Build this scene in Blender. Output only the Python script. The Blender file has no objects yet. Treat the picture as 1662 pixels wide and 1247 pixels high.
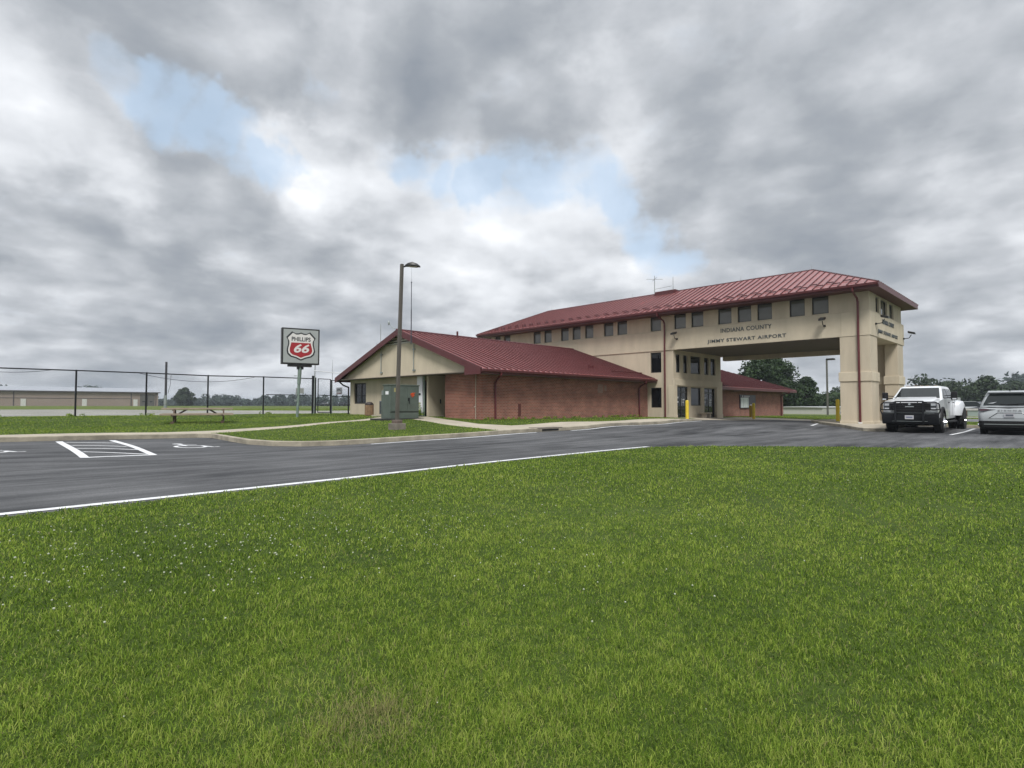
import bpy, math, random
import numpy as np
from mathutils import Vector, Matrix
from mathutils.geometry import delaunay_2d_cdt

# ------------------------------------------------------------------ scene, camera, world, sun
S = bpy.context.scene
S.render.engine = 'CYCLES'
S.view_settings.view_transform = 'Standard'
S.view_settings.look = 'None'
S.view_settings.gamma = 1.0
S.view_settings.exposure = 0.48
CAMZ = 1.15
cd = bpy.data.cameras.new('camera'); cam = bpy.data.objects.new('camera', cd)
S.collection.objects.link(cam); S.camera = cam
cd.sensor_width = 36.0; cd.sensor_fit = 'HORIZONTAL'; cd.lens = 36.0 * 925.0 / 1662.0
cd.clip_start = 0.05; cd.clip_end = 9000.0
cam.location = (0, 0, CAMZ)
cam.rotation_euler = (math.radians(90) + math.atan(35.5 / 925.0), 0, math.radians(-45))

SUN_EL, SUN_AZ = math.radians(52), math.radians(222)     # azimuth of the direction towards the sun, from +x
W = bpy.data.worlds.new('World'); S.world = W; W.use_nodes = True
nt = W.node_tree; nt.nodes.clear()
def N(t, **k):
    n = nt.nodes.new(t)
    for a, b in k.items():
        if a.startswith('i_'): n.inputs[a[2:].replace('_', ' ')].default_value = b
        else: setattr(n, a, b)
    return n
def L(a, b): nt.links.new(a, b)
def M(op, a, b=None, c=None, clamp=False):
    n = nt.nodes.new('ShaderNodeMath'); n.operation = op; n.use_clamp = clamp
    for i, v in enumerate((a, b, c)):
        if v is None: continue
        if isinstance(v, (int, float)): n.inputs[i].default_value = v
        else: nt.links.new(v, n.inputs[i])
    return n.outputs[0]
def azdir(a, e):
    a = math.radians(45 - a); e = math.radians(e)
    return (math.cos(e) * math.cos(a), math.cos(e) * math.sin(a), math.sin(e))
GAP = [(-34.2,25.3,2.3),(-31.6,24.9,2.4),(-29.0,24.2,2.4),(-26.2,23.3,2.4),(-23.6,22.0,2.6),(-21.0,21.0,1.8),(-11.3,25.1,2.8),(-8.2,23.2,3.4),(-4.5,22.2,3.2),(-1.3,22.0,2.3),(-18.9,27.0,1.7),(11.7,18.9,3.5),(14.0,16.2,3.3),(1.2,21.5,4.0),(6.2,21.9,3.4),(16.4,14.6,2.4),(9.9,21.2,2.9),(-60,20,6),(75,15,8),(-100,25,10),(130,30,12),(-150,20,9)]
DARK = [(-30.5,29.7,7.0,.9),(-36.6,28.8,6.0,.8),(-24.5,30.2,4.8,.6),(-13.2,32.8,8.3,.5),(-3.2,29.3,7.0,.7),(3.1,25.2,4.5,.5),(-11.9,31.1,4.2,.3),(-34.3,18.5,4.7,.6),(-26.3,18.9,4.1,.5),(-38.5,9.1,9.2,.9),(-33.6,7.7,6.8,.8),(-25.1,11.1,7.9,.4),(-17.6,11.1,6.7,.5),(-9.3,9.7,4.9,.4),(24.7,22.2,9.2,.6),(19.4,26.9,8.3,.5),(15.3,26.0,5.6,.4),(32.2,28.0,9.3,.6),(38.9,27.3,7.2,.7),(28.6,15.5,7.2,.5),(35.3,12.0,7.3,.5),(4.4,33.5,6.7,.3),(1.8,25.8,3.9,.4),(24.6,13.3,4.8,.2),(31.6,2.1,7.4,.2),(-40.1,12.2,5.4,.4)]
LIGHT = [(-40.4,24.4,5.1,.9),(-37.3,21.5,4.6,.8),(-33.4,20.1,2.9,.5),(-30.1,13.7,5.4,.3),(-32.9,14.9,2.4,.5),(-13.1,31.0,2.4,.5),(-8.8,19.0,6.4,.6),(-16.6,23.3,4.6,.6),(-23.1,15.1,2.4,.3),(-20.0,20.8,3.5,.5),(-16.7,32.4,2.1,.2),(8.1,22.4,4.0,.5),(27.0,31.0,2.7,.3),(4.3,15.7,5.4,.4),(38.4,22.9,5.1,.4),(35.6,22.3,5.2,.3),(22.5,17.9,5.3,.4),(28.8,22.5,2.3,.3),(-39.2,4.8,6.8,.7),(-41.3,4.6,5.6,.5),(-26.0,4.4,5.6,.4),(40.0,12.7,3.6,.3),(38.0,4.8,5.6,.3),(1.8,19.8,3.5,.5),(10.4,13.8,4.8,.3)]
tc = N('ShaderNodeTexCoord')
gen = tc.outputs['Generated']
sx = N('ShaderNodeSeparateXYZ'); L(gen, sx.inputs[0])
zc = M('MAXIMUM', sx.outputs[2], 0.0)
# a cloud deck: project the direction on a plane overhead
den = M('ADD', zc, 0.27)
cx_ = N('ShaderNodeCombineXYZ'); L(M('DIVIDE', sx.outputs[0], den), cx_.inputs[0]); L(M('DIVIDE', sx.outputs[1], den), cx_.inputs[1]); L(M('MULTIPLY', zc, 1.5), cx_.inputs[2])
def noise(vec, sc, det, ro, dist=0.0, w=0.0):
    n = N('ShaderNodeTexNoise'); n.noise_dimensions = '4D'; L(vec, n.inputs['Vector'])
    n.inputs['Scale'].default_value = sc; n.inputs['Detail'].default_value = det
    n.inputs['Roughness'].default_value = ro; n.inputs['Distortion'].default_value = dist; n.inputs['W'].default_value = w
    return n
deck = cx_.outputs[0]
nA = noise(deck, 0.9, 4, .5, .2, 3.1)
nB = noise(deck, 2.8, 6, .52, .15, 7.7)
nC = noise(deck, 8.0, 5, .55, .1, 1.3)
nW = noise(gen, 5.0, 5, .6, 0, 2.0)
# warp the direction a little so cloud masses get ragged edges
wv = N('ShaderNodeVectorMath', operation='SUBTRACT'); L(nW.outputs['Color'], wv.inputs[0]); wv.inputs[1].default_value = (.5, .5, .5)
ws = N('ShaderNodeVectorMath', operation='SCALE'); L(wv.outputs[0], ws.inputs[0]); ws.inputs['Scale'].default_value = .26
wa = N('ShaderNodeVectorMath', operation='ADD'); L(gen, wa.inputs[0]); L(ws.outputs[0], wa.inputs[1])
wn = N('ShaderNodeVectorMath', operation='NORMALIZE'); L(wa.outputs[0], wn.inputs[0])
def spots(lst):
    acc = None
    for s in lst:
        amp = s[3] if len(s) > 3 else 1.0
        d = N('ShaderNodeVectorMath', operation='DOT_PRODUCT'); L(wn.outputs[0], d.inputs[0]); d.inputs[1].default_value = azdir(s[0], s[1])
        m = N('ShaderNodeMapRange', interpolation_type='SMOOTHERSTEP'); m.clamp = True
        L(d.outputs['Value'], m.inputs[0]); m.inputs[1].default_value = math.cos(math.radians(s[2] * (1.6 if len(s) > 3 else 1.3))); m.inputs[2].default_value = 1.0
        m.inputs[3].default_value = 0.0; m.inputs[4].default_value = amp
        acc = m.outputs[0] if acc is None else M('ADD', acc, m.outputs[0])
    return acc
gapv, darkv, lightv = spots(GAP), spots(DARK), spots(LIGHT)
# brightness of the cloud
v = M('MULTIPLY_ADD', nA.outputs[0], 0.45, -0.225)
v = M('ADD', v, M('MULTIPLY_ADD', nB.outputs[0], 0.72, -0.36))
v = M('ADD', v, M('MULTIPLY_ADD', nC.outputs[0], 0.42, -0.21))
v = M('ADD', v, M('MULTIPLY', M('MINIMUM', lightv, 1.2), 0.20))
v = M('SUBTRACT', v, M('MULTIPLY', M('MINIMUM', darkv, 1.3), 0.24))
nD = noise(gen, 13.0, 6, .55, .1, 5.0)
v = M('ADD', v, M('MULTIPLY_ADD', nD.outputs[0], 0.30, -0.15))
# billowing heads: soft cells on the deck, warped by noise
pw = N('ShaderNodeVectorMath', operation='SCALE'); L(nB.outputs['Color'], pw.inputs[0]); pw.inputs['Scale'].default_value = .35
pa = N('ShaderNodeVectorMath', operation='ADD'); L(deck, pa.inputs[0]); L(pw.outputs[0], pa.inputs[1])
vo = N('ShaderNodeTexVoronoi', voronoi_dimensions='2D', feature='SMOOTH_F1'); L(pa.outputs[0], vo.inputs['Vector']); vo.inputs['Scale'].default_value = 2.6; vo.inputs['Detail'].default_value = 2.0; vo.inputs['Roughness'].default_value = .5; vo.inputs['Smoothness'].default_value = .6
v = M('ADD', v, M('MULTIPLY_ADD', vo.outputs['Distance'], -0.42, 0.30))
v = M('ADD', v, 0.575)
cr = N('ShaderNodeValToRGB'); L(v, cr.inputs[0])
e = cr.color_ramp.elements
e[0].position = 0.05; e[0].color = (.22, .245, .28, 1)
e[1].position = 0.98; e[1].color = (.76, .775, .80, 1)
for p, c in ((.30, (.30, .322, .352, 1)), (.5, (.41, .43, .46, 1)), (.68, (.55, .57, .60, 1)), (.85, (.65, .67, .70, 1))):
    q = e.new(p); q.color = c
g = M('ADD', gapv, M('MULTIPLY_ADD', nB.outputs[0], 2.6, -1.45))
g = M('ADD', g, M('MULTIPLY_ADD', nC.outputs[0], 2.0, -1.0))
gm = N('ShaderNodeMapRange', interpolation_type='SMOOTHSTEP'); gm.clamp = True
L(g, gm.inputs[0]); gm.inputs[1].default_value = 0.15; gm.inputs[2].default_value = 1.9; gm.inputs[4].default_value = 0.68
# blue sky: physical sky plus its own brightness
sky = N('ShaderNodeTexSky'); sky.sky_type = 'NISHITA'; sky.sun_disc = False
sky.sun_elevation = SUN_EL; sky.sun_rotation = math.pi / 2 - SUN_AZ; sky.dust_density = 2.0
sk = N('ShaderNodeMix', data_type='RGBA'); sk.inputs[0].default_value = .72; L(sky.outputs[0], sk.inputs[6]); sk.inputs[7].default_value = (4.6, 6.0, 7.6, 1)
cs = N('ShaderNodeVectorMath', operation='SCALE'); L(cr.outputs[0], cs.inputs[0])
# overcast sky is brighter overhead than near the horizon
zb = N('ShaderNodeMapRange', interpolation_type='SMOOTHSTEP'); zb.clamp = True; L(sx.outputs[2], zb.inputs[0])
zb.inputs[1].default_value = .60; zb.inputs[2].default_value = 1.0; zb.inputs[3].default_value = 10.0; zb.inputs[4].default_value = 24.0
L(zb.outputs[0], cs.inputs['Scale'])
mx = N('ShaderNodeMix', data_type='RGBA'); L(gm.outputs[0], mx.inputs[0]); L(cs.outputs[0], mx.inputs[6]); L(sk.outputs[2], mx.inputs[7])
bg = N('ShaderNodeBackground'); L(mx.outputs[2], bg.inputs[0]); bg.inputs[1].default_value = 0.1
wo = N('ShaderNodeOutputWorld'); L(bg.outputs[0], wo.inputs[0])

sl = bpy.data.lights.new('sun', 'SUN'); sl.energy = 2.3; sl.angle = math.radians(18); sl.color = (1, .975, .94)
so = bpy.data.objects.new('sun', sl); S.collection.objects.link(so)
sd = Vector((math.cos(SUN_EL) * math.cos(SUN_AZ), math.cos(SUN_EL) * math.sin(SUN_AZ), math.sin(SUN_EL)))
so.rotation_euler = (-sd).to_track_quat('-Z', 'Y').to_euler(); so.location = (-20, -20, 60)

# ------------------------------------------------------------------ helpers
R = random.Random(11)
ORG = {}
def meta(o, label=None, cat=None, group=None, kind=None):
    if label: o['label'] = label
    if cat: o['category'] = cat
    if group: o['group'] = group
    if kind: o['kind'] = kind
    return o
def thing(name, label, cat, loc, rz=0.0, group=None, local=False):
    o = bpy.data.objects.new(name, None); S.collection.objects.link(o)
    o.location = loc; o.rotation_euler = (0, 0, rz); o.empty_display_size = .3
    meta(o, label, cat, group)
    ORG[o.name] = Vector((0, 0, 0)) if local else Vector(loc)
    return o
class MB:
    def __init__(s): s.v = []; s.f = []
    def add(s, vs, fs):
        n = len(s.v); s.v += [tuple(q) for q in vs]; s.f += [tuple(n + i for i in q) for q in fs]; return s
    def box(s, x0, x1, y0, y1, z0, z1):
        x0, x1 = min(x0, x1), max(x0, x1); y0, y1 = min(y0, y1), max(y0, y1); z0, z1 = min(z0, z1), max(z0, z1)
        return s.add([(x0,y0,z0),(x1,y0,z0),(x1,y1,z0),(x0,y1,z0),(x0,y0,z1),(x1,y0,z1),(x1,y1,z1),(x0,y1,z1)],
                     [(0,3,2,1),(4,5,6,7),(0,1,5,4),(1,2,6,5),(2,3,7,6),(3,0,4,7)])
    def quad(s, a, b, c, d): return s.add([a, b, c, d], [(0,1,2,3)])
    def poly(s, pts): return s.add(pts, [tuple(range(len(pts)))])
    def slab(s, pts, t):           # planar polygon pts given thickness vector t
        t = Vector(t); n = len(pts); a = [Vector(p) for p in pts]; b = [p + t for p in a]
        return s.add(a + b, [tuple(range(n))[::-1], tuple(range(n, 2*n))] + [(i, (i+1) % n, n + (i+1) % n, n + i) for i in range(n)])
    def prism(s, pts, axis, a0, a1):   # 2-D polygon extruded along an axis ('x': pts are (y,z); 'y': (x,z); 'z': (x,y))
        def m(p, a): return (a, p[0], p[1]) if axis == 'x' else ((p[0], a, p[1]) if axis == 'y' else (p[0], p[1], a))
        t = {'x': (a1-a0,0,0), 'y': (0,a1-a0,0), 'z': (0,0,a1-a0)}[axis]
        return s.slab([m(p, a0) for p in pts], t)
    def cyl(s, p0, p1, r0, r1=None, n=12, cap=True):
        r1 = r0 if r1 is None else r1
        p0, p1 = Vector(p0), Vector(p1); d = (p1 - p0).normalized()
        a = d.orthogonal().normalized(); b = d.cross(a)
        vs = []
        for p, r in ((p0, r0), (p1, r1)):
            for i in range(n):
                t = 2 * math.pi * i / n; vs.append(p + (a * math.cos(t) + b * math.sin(t)) * r)
        fs = [(i, (i+1) % n, n + (i+1) % n, n + i) for i in range(n)]
        if cap: fs += [tuple(range(n))[::-1], tuple(range(n, 2*n))]
        return s.add(vs, fs)
    def tube(s, pts, r, n=8):
        for a, b in zip(pts[:-1], pts[1:]): s.cyl(a, b, r, r, n)
        return s
    def loft(s, rings, cap=True):
        n = len(rings[0]); vs = [p for q in rings for p in q]; fs = []
        for k in range(len(rings) - 1):
            for i in range(n): fs.append((k*n+i, k*n+(i+1) % n, (k+1)*n+(i+1) % n, (k+1)*n+i))
        if cap: fs += [tuple(range(n))[::-1], tuple(range((len(rings)-1)*n, len(rings)*n))]
        return s.add(vs, fs)
    def sphere(s, c, r, n=10, m=6, sc=(1,1,1)):
        rings = []
        for j in range(1, m):
            ph = math.pi * j / m - math.pi / 2
            rings.append([(c[0]+r*sc[0]*math.cos(ph)*math.cos(2*math.pi*i/n), c[1]+r*sc[1]*math.cos(ph)*math.sin(2*math.pi*i/n), c[2]+r*sc[2]*math.sin(ph)) for i in range(n)])
        return s.loft(rings)
    def build(s, name, mat, parent=None, bevel=0.0, smooth=False, label=None, seg=2):
        me = bpy.data.meshes.new(name)
        o = bpy.data.objects.new(name, me); S.collection.objects.link(o)
        off = Vector((0, 0, 0))
        if parent is not None:
            o.parent = parent; off = ORG[parent.name]
        ORG[o.name] = off
        me.from_pydata([tuple(Vector(q) - off) for q in s.v], [], s.f); me.update()
        import bmesh
        bm = bmesh.new(); bm.from_mesh(me); bmesh.ops.recalc_face_normals(bm, faces=bm.faces); bm.to_mesh(me); bm.free()
        if mat is not None: me.materials.append(mat)
        if smooth:
            for p in me.polygons: p.use_smooth = True
        if bevel > 0:
            b = o.modifiers.new('bevel', 'BEVEL'); b.width = bevel; b.segments = seg; b.limit_method = 'ANGLE'; b.angle_limit = math.radians(32)
            for p in me.polygons: p.use_smooth = True
            w = o.modifiers.new('wn', 'WEIGHTED_NORMAL'); w.keep_sharp = True
        if smooth and bevel == 0:
            try: me.set_sharp_from_angle(angle=math.radians(38))
            except Exception: pass
        if label: o['label'] = label
        return o
def copy_thing(root, loc, rz, label):
    r = root.copy(); S.collection.objects.link(r); r.location = loc; r.rotation_euler = (0, 0, rz); r['label'] = label
    def rec(src, dst):
        for ch in [c for c in S.objects if c.parent == src]:
            c = ch.copy(); S.collection.objects.link(c); c.parent = dst; rec(ch, c)
    rec(root, r); return r

# ------------------------------------------------------------------ materials
MATS = {}
def mat(name, col, rough=.6, metal=0.0, var=.0, vscale=3.0, bump=0.0, bscale=60.0, spec=.5, stretch=None, col2=None, dirt=0.0, coat=0.0):
    if name in MATS: return MATS[name]
    m = bpy.data.materials.new(name); m.use_nodes = True; t = m.node_tree; b = t.nodes['Principled BSDF']
    b.inputs['Roughness'].default_value = rough; b.inputs['Metallic'].default_value = metal
    b.inputs['Specular IOR Level'].default_value = spec
    if coat: b.inputs['Coat Weight'].default_value = coat; b.inputs['Coat Roughness'].default_value = .05
    col = tuple(col) + (1,)
    tcn = t.nodes.new('ShaderNodeTexCoord'); mp = t.nodes.new('ShaderNodeMapping'); t.links.new(tcn.outputs['Object'], mp.inputs[0])
    if stretch: mp.inputs['Scale'].default_value = stretch
    if var > 0 or col2:
        n = t.nodes.new('ShaderNodeTexNoise'); n.inputs['Scale'].default_value = vscale; n.inputs['Detail'].default_value = 7; n.inputs['Roughness'].default_value = .6
        t.links.new(mp.outputs[0], n.inputs['Vector'])
        r = t.nodes.new('ShaderNodeValToRGB'); t.links.new(n.outputs[0], r.inputs[0])
        c2 = tuple(col2) + (1,) if col2 else tuple(c * (1 + var) for c in col[:3]) + (1,)
        c1 = col if col2 else tuple(c * (1 - var) for c in col[:3]) + (1,)
        r.color_ramp.elements[0].position = .33; r.color_ramp.elements[0].color = c1
        r.color_ramp.elements[1].position = .67; r.color_ramp.elements[1].color = c2
        t.links.new(r.outputs[0], b.inputs['Base Color'])
    else: b.inputs['Base Color'].default_value = col
    if bump > 0:
        n2 = t.nodes.new('ShaderNodeTexNoise'); n2.inputs['Scale'].default_value = bscale; n2.inputs['Detail'].default_value = 4
        t.links.new(mp.outputs[0], n2.inputs['Vector'])
        bp = t.nodes.new('ShaderNodeBump'); bp.inputs['Strength'].default_value = bump; bp.inputs['Distance'].default_value = .02
        t.links.new(n2.outputs[0], bp.inputs['Height']); t.links.new(bp.outputs[0], b.inputs['Normal'])
    MATS[name] = m; return m
stucco = mat('stucco', (.48, .415, .312), .9, var=.10, vscale=1.6, bump=.25, bscale=45, stretch=(1, 1, .22))
stucco2 = mat('stucco_band', (.51, .445, .335), .9, var=.09, vscale=1.3, bump=.25, bscale=45, stretch=(1, 1, .3))
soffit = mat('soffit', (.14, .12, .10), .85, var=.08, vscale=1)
roofm = mat('red_metal_roof', (.235, .078, .074), .27, metal=0.0, var=.16, vscale=.8, spec=.7)
seamm = mat('shaded_red_seam', (.065, .018, .02), .4, spec=.4)  # seam shadow put into the colour: much darker than the roof metal
seaml = mat('pale_red_seam', (.24, .09, .09), .4, spec=.6)  # seam copy with the highlight in its colour, not used
trim = mat('dark_red_trim', (.085, .018, .02), .45, var=.1)
pipe_red = mat('red_downspout', (.095, .015, .018), .4, var=.1)
frame_dk = mat('dark_bronze_frame', (.012, .011, .010), .45)
concrete = mat('concrete', (.36, .32, .25), .9, var=.16, vscale=1.3, bump=.3, bscale=30)
concrete_dk = mat('weathered_concrete', (.17, .15, .125), .95, var=.25, vscale=4, bump=.4, bscale=30)
kerbm = mat('kerb_concrete', (.29, .26, .20), .95, var=.3, vscale=2.2, bump=.4, bscale=25)
white_paint = mat('road_paint', (.52, .53, .54), .8, vscale=7, col2=(.72, .73, .74))
black_metal = mat('black_metal', (.006, .007, .009), .65, spec=.3)
galv = mat('galvanised', (.30, .33, .32), .5, metal=.6, var=.15)
green_pole = mat('grey_green_pole', (.16, .21, .18), .6, var=.2)
bronze = mat('bronze_pole', (.085, .075, .062), .55, var=.15, vscale=2)
green_box = mat('cabinet_green', (.082, .105, .088), .55, var=.15, vscale=2.2)
yellow = mat('yellow_paint', (.62, .46, .03), .6, var=.08)
yellow2 = mat('ochre_paint', (.38, .24, .02), .6, var=.08)
wood = mat('weathered_wood', (.27, .22, .165), .85, var=.3, vscale=3, stretch=(1, 12, 12))
wood_red = mat('brown_wood', (.085, .055, .038), .8, var=.3, vscale=3)
letterm = mat('grey_letters', (.06, .072, .078), .6)
black_plastic = mat('black_plastic', (.008, .008, .009), .6, spec=.3)
white_plain = mat('white_panel', (.72, .73, .76), .5)
def glassy(name, col, rough=.03, spec=.5, var=0.0):
    return mat(name, col, rough, spec=spec, var=var, vscale=.7)
pane_up = glassy('pane_upper', (.115, .115, .10), .05, .6, .2)
pane_dk = glassy('pane_dark', (.006, .007, .008), .03, .35)
def brick_mat():
    m = bpy.data.materials.new('red_brick'); m.use_nodes = True; t = m.node_tree; b = t.nodes['Principled BSDF']; b.inputs['Roughness'].default_value = .92
    g_ = t.nodes.new('ShaderNodeNewGeometry'); s_ = t.nodes.new('ShaderNodeSeparateXYZ'); t.links.new(g_.outputs['Position'], s_.inputs[0])
    a = t.nodes.new('ShaderNodeMath'); a.operation = 'ADD'; t.links.new(s_.outputs[0], a.inputs[0]); t.links.new(s_.outputs[1], a.inputs[1])
    c = t.nodes.new('ShaderNodeCombineXYZ'); t.links.new(a.outputs[0], c.inputs[0]); t.links.new(s_.outputs[2], c.inputs[1])
    k = t.nodes.new('ShaderNodeTexBrick'); t.links.new(c.outputs[0], k.inputs['Vector'])
    k.inputs['Scale'].default_value = 1.0; k.inputs['Brick Width'].default_value = .203; k.inputs['Row Height'].default_value = .077
    k.inputs['Mortar Size'].default_value = .0075; k.inputs['Mortar Smooth'].default_value = .1; k.inputs['Bias'].default_value = -.1
    k.inputs['Color1'].default_value = (.215, .075, .050, 1); k.inputs['Color2'].default_value = (.31, .108, .075, 1); k.inputs['Mortar'].default_value = (.33, .27, .22, 1)
    n = t.nodes.new('ShaderNodeTexNoise'); n.inputs['Scale'].default_value = 1.4; n.inputs['Detail'].default_value = 5; t.links.new(g_.outputs['Position'], n.inputs['Vector'])
    r = t.nodes.new('ShaderNodeValToRGB'); t.links.new(n.outputs[0], r.inputs[0]); r.color_ramp.elements[0].position = .3; r.color_ramp.elements[0].color = (.74, .72, .72, 1); r.color_ramp.elements[1].position = .7; r.color_ramp.elements[1].color = (1.1, 1.08, 1.05, 1)
    mx = t.nodes.new('ShaderNodeMix'); mx.data_type = 'RGBA'; mx.blend_type = 'MULTIPLY'; mx.inputs[0].default_value = 1
    t.links.new(k.outputs[0], mx.inputs[6]); t.links.new(r.outputs[0], mx.inputs[7]); t.links.new(mx.outputs[2], b.inputs['Base Color'])
    bp = t.nodes.new('ShaderNodeBump'); bp.inputs['Strength'].default_value = .4; bp.inputs['Distance'].default_value = .01; bp.invert = True
    t.links.new(k.outputs['Fac'], bp.inputs['Height']); t.links.new(bp.outputs[0], b.inputs['Normal'])
    return m
brick = brick_mat()
def ground_mat(name, c1, c2, c3, bump=.6):
    m = bpy.data.materials.new(name); m.use_nodes = True; t = m.node_tree; b = t.nodes['Principled BSDF']; b.inputs['Roughness'].default_value = .95; b.inputs['Specular IOR Level'].default_value = .15
    g_ = t.nodes.new('ShaderNodeNewGeometry')
    def nz(sc, d, st=None):
        n = t.nodes.new('ShaderNodeTexNoise'); n.inputs['Scale'].default_value = sc; n.inputs['Detail'].default_value = d; n.inputs['Roughness'].default_value = .65
        if st:
            mp = t.nodes.new('ShaderNodeMapping'); mp.inputs['Scale'].default_value = st; t.links.new(g_.outputs['Position'], mp.inputs[0]); t.links.new(mp.outputs[0], n.inputs['Vector'])
        else: t.links.new(g_.outputs['Position'], n.inputs['Vector'])
        return n
    a, f = nz(.35, 6), nz(14, 6)
    r = t.nodes.new('ShaderNodeValToRGB'); t.links.new(a.outputs[0], r.inputs[0])
    r.color_ramp.elements[0].position = .32; r.color_ramp.elements[0].color = c1 + (1,); r.color_ramp.elements[1].position = .68; r.color_ramp.elements[1].color = c2 + (1,)
    r2 = t.nodes.new('ShaderNodeValToRGB'); t.links.new(f.outputs[0], r2.inputs[0])
    r2.color_ramp.elements[0].position = .3; r2.color_ramp.elements[0].color = c3 + (1,); r2.color_ramp.elements[1].position = .75; r2.color_ramp.elements[1].color = (1.25, 1.25, 1.1, 1)
    mx = t.nodes.new('ShaderNodeMix'); mx.data_type = 'RGBA'; mx.blend_type = 'MULTIPLY'; mx.inputs[0].default_value = 1
    t.links.new(r.outputs[0], mx.inputs[6]); t.links.new(r2.outputs[0], mx.inputs[7]); t.links.new(mx.outputs[2], b.inputs['Base Color'])
    bp = t.nodes.new('ShaderNodeBump'); bp.inputs['Strength'].default_value = bump; bp.inputs['Distance'].default_value = .05
    t.links.new(f.outputs[0], bp.inputs['Height']); t.links.new(bp.outputs[0], b.inputs['Normal'])
    return m
grass_ground = ground_mat('grass_ground', (.040, .064, .013), (.068, .098, .022), (.55, .6, .5))
field_ground = ground_mat('field_ground', (.075, .105, .022), (.115, .145, .034), (.7, .72, .65), .2)
def asphalt_mat():
    m = bpy.data.materials.new('sealed_asphalt'); m.use_nodes = True; t = m.node_tree; b = t.nodes['Principled BSDF']
    g_ = t.nodes.new('ShaderNodeNewGeometry')
    def nz(sc, d, st, ro=.6):
        n = t.nodes.new('ShaderNodeTexNoise'); n.inputs['Scale'].default_value = sc; n.inputs['Detail'].default_value = d; n.inputs['Roughness'].default_value = ro
        mp = t.nodes.new('ShaderNodeMapping'); mp.inputs['Scale'].default_value = st; t.links.new(g_.outputs['Position'], mp.inputs[0]); t.links.new(mp.outputs[0], n.inputs['Vector']); return n
    a = nz(1, 8, (.22, 1.7, 1), .68); c = nz(1, 6, (.25, .3, 1)); f = nz(60, 4, (1, 1, 1), .7); k = nz(1, 7, (.7, 6.0, 1), .7)
    s1 = t.nodes.new('ShaderNodeMath'); s1.operation = 'MULTIPLY_ADD'; t.links.new(a.outputs[0], s1.inputs[0]); s1.inputs[1].default_value = .5
    s2 = t.nodes.new('ShaderNodeMath'); s2.operation = 'MULTIPLY_ADD'; t.links.new(c.outputs[0], s2.inputs[0]); s2.inputs[1].default_value = .3; s2.inputs[2].default_value = 0
    s3 = t.nodes.new('ShaderNodeMath'); s3.operation = 'MULTIPLY_ADD'; t.links.new(k.outputs[0], s3.inputs[0]); s3.inputs[1].default_value = .2; t.links.new(s2.outputs[0], s3.inputs[2])
    t.links.new(s3.outputs[0], s1.inputs[2])
    r = t.nodes.new('ShaderNodeValToRGB'); t.links.new(s1.outputs[0], r.inputs[0])
    r.color_ramp.elements[0].position = .40; r.color_ramp.elements[0].color = (.018, .019, .021, 1); r.color_ramp.elements[1].position = .61; r.color_ramp.elements[1].color = (.120, .121, .124, 1)
    r2 = t.nodes.new('ShaderNodeValToRGB'); t.links.new(f.outputs[0], r2.inputs[0]); r2.color_ramp.elements[0].position = .3; r2.color_ramp.elements[0].color = (.6, .6, .6, 1); r2.color_ramp.elements[1].position = .72; r2.color_ramp.elements[1].color = (1.5, 1.5, 1.5, 1)
    mx = t.nodes.new('ShaderNodeMix'); mx.data_type = 'RGBA'; mx.blend_type = 'MULTIPLY'; mx.inputs[0].default_value = 1
    t.links.new(r.outputs[0], mx.inputs[6]); t.links.new(r2.outputs[0], mx.inputs[7]); t.links.new(mx.outputs[2], b.inputs['Base Color'])
    b.inputs['Roughness'].default_value = .75; b.inputs['Specular IOR Level'].default_value = .3
    bp = t.nodes.new('ShaderNodeBump'); bp.inputs['Strength'].default_value = .5; bp.inputs['Distance'].default_value = .01
    t.links.new(f.outputs[0], bp.inputs['Height']); t.links.new(bp.outputs[0], b.inputs['Normal'])
    return m
asphalt = asphalt_mat()
def leaf_mat(name, c1, c2, trans=.25, rough=.6, sheen=.3):
    m = bpy.data.materials.new(name); m.use_nodes = True; t = m.node_tree; b = t.nodes['Principled BSDF']; out = t.nodes['Material Output']
    at = t.nodes.new('ShaderNodeAttribute'); at.attribute_name = 'tint'
    r = t.nodes.new('ShaderNodeValToRGB'); t.links.new(at.outputs['Fac'], r.inputs[0])
    r.color_ramp.elements[0].position = 0; r.color_ramp.elements[0].color = c1 + (1,); r.color_ramp.elements[1].position = 1; r.color_ramp.elements[1].color = c2 + (1,)
    t.links.new(r.outputs[0], b.inputs['Base Color']); b.inputs['Roughness'].default_value = rough; b.inputs['Specular IOR Level'].default_value = sheen
    tr = t.nodes.new('ShaderNodeBsdfTranslucent'); t.links.new(r.outputs[0], tr.inputs[0])
    ms = t.nodes.new('ShaderNodeMixShader'); ms.inputs[0].default_value = trans
    t.links.new(b.outputs[0], ms.inputs[1]); t.links.new(tr.outputs[0], ms.inputs[2]); t.links.new(ms.outputs[0], out.inputs[0])
    return m, r
grass_blade, gr_ = leaf_mat('grass_blades', (.018, .042, .006), (.14, .19, .030), .4, .7, .12)
q = gr_.color_ramp.elements
for p, c in ((.25, (.076, .138, .015)), (.5, (.182, .280, .034)), (.75, (.37, .45, .085))):
    z_ = q.new(p); z_.color = c + (1,)
q[-1].color = (.27, .24, .12, 1)
leaf_dark, _ = leaf_mat('tree_leaves', (.010, .022, .008), (.040, .075, .020), .2, .6)
leaf_far, _ = leaf_mat('wood_leaves', (.016, .030, .014), (.045, .070, .028), .15, .7)
leaf_haze, _ = leaf_mat('hazed_leaves', (.030, .048, .040), (.055, .08, .060), .1, .8)  # haze put into the leaf colour: paler and bluer for the far woods
bark = mat('bark', (.06, .045, .035), .95, var=.3, vscale=6, bump=.6, bscale=12)
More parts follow.
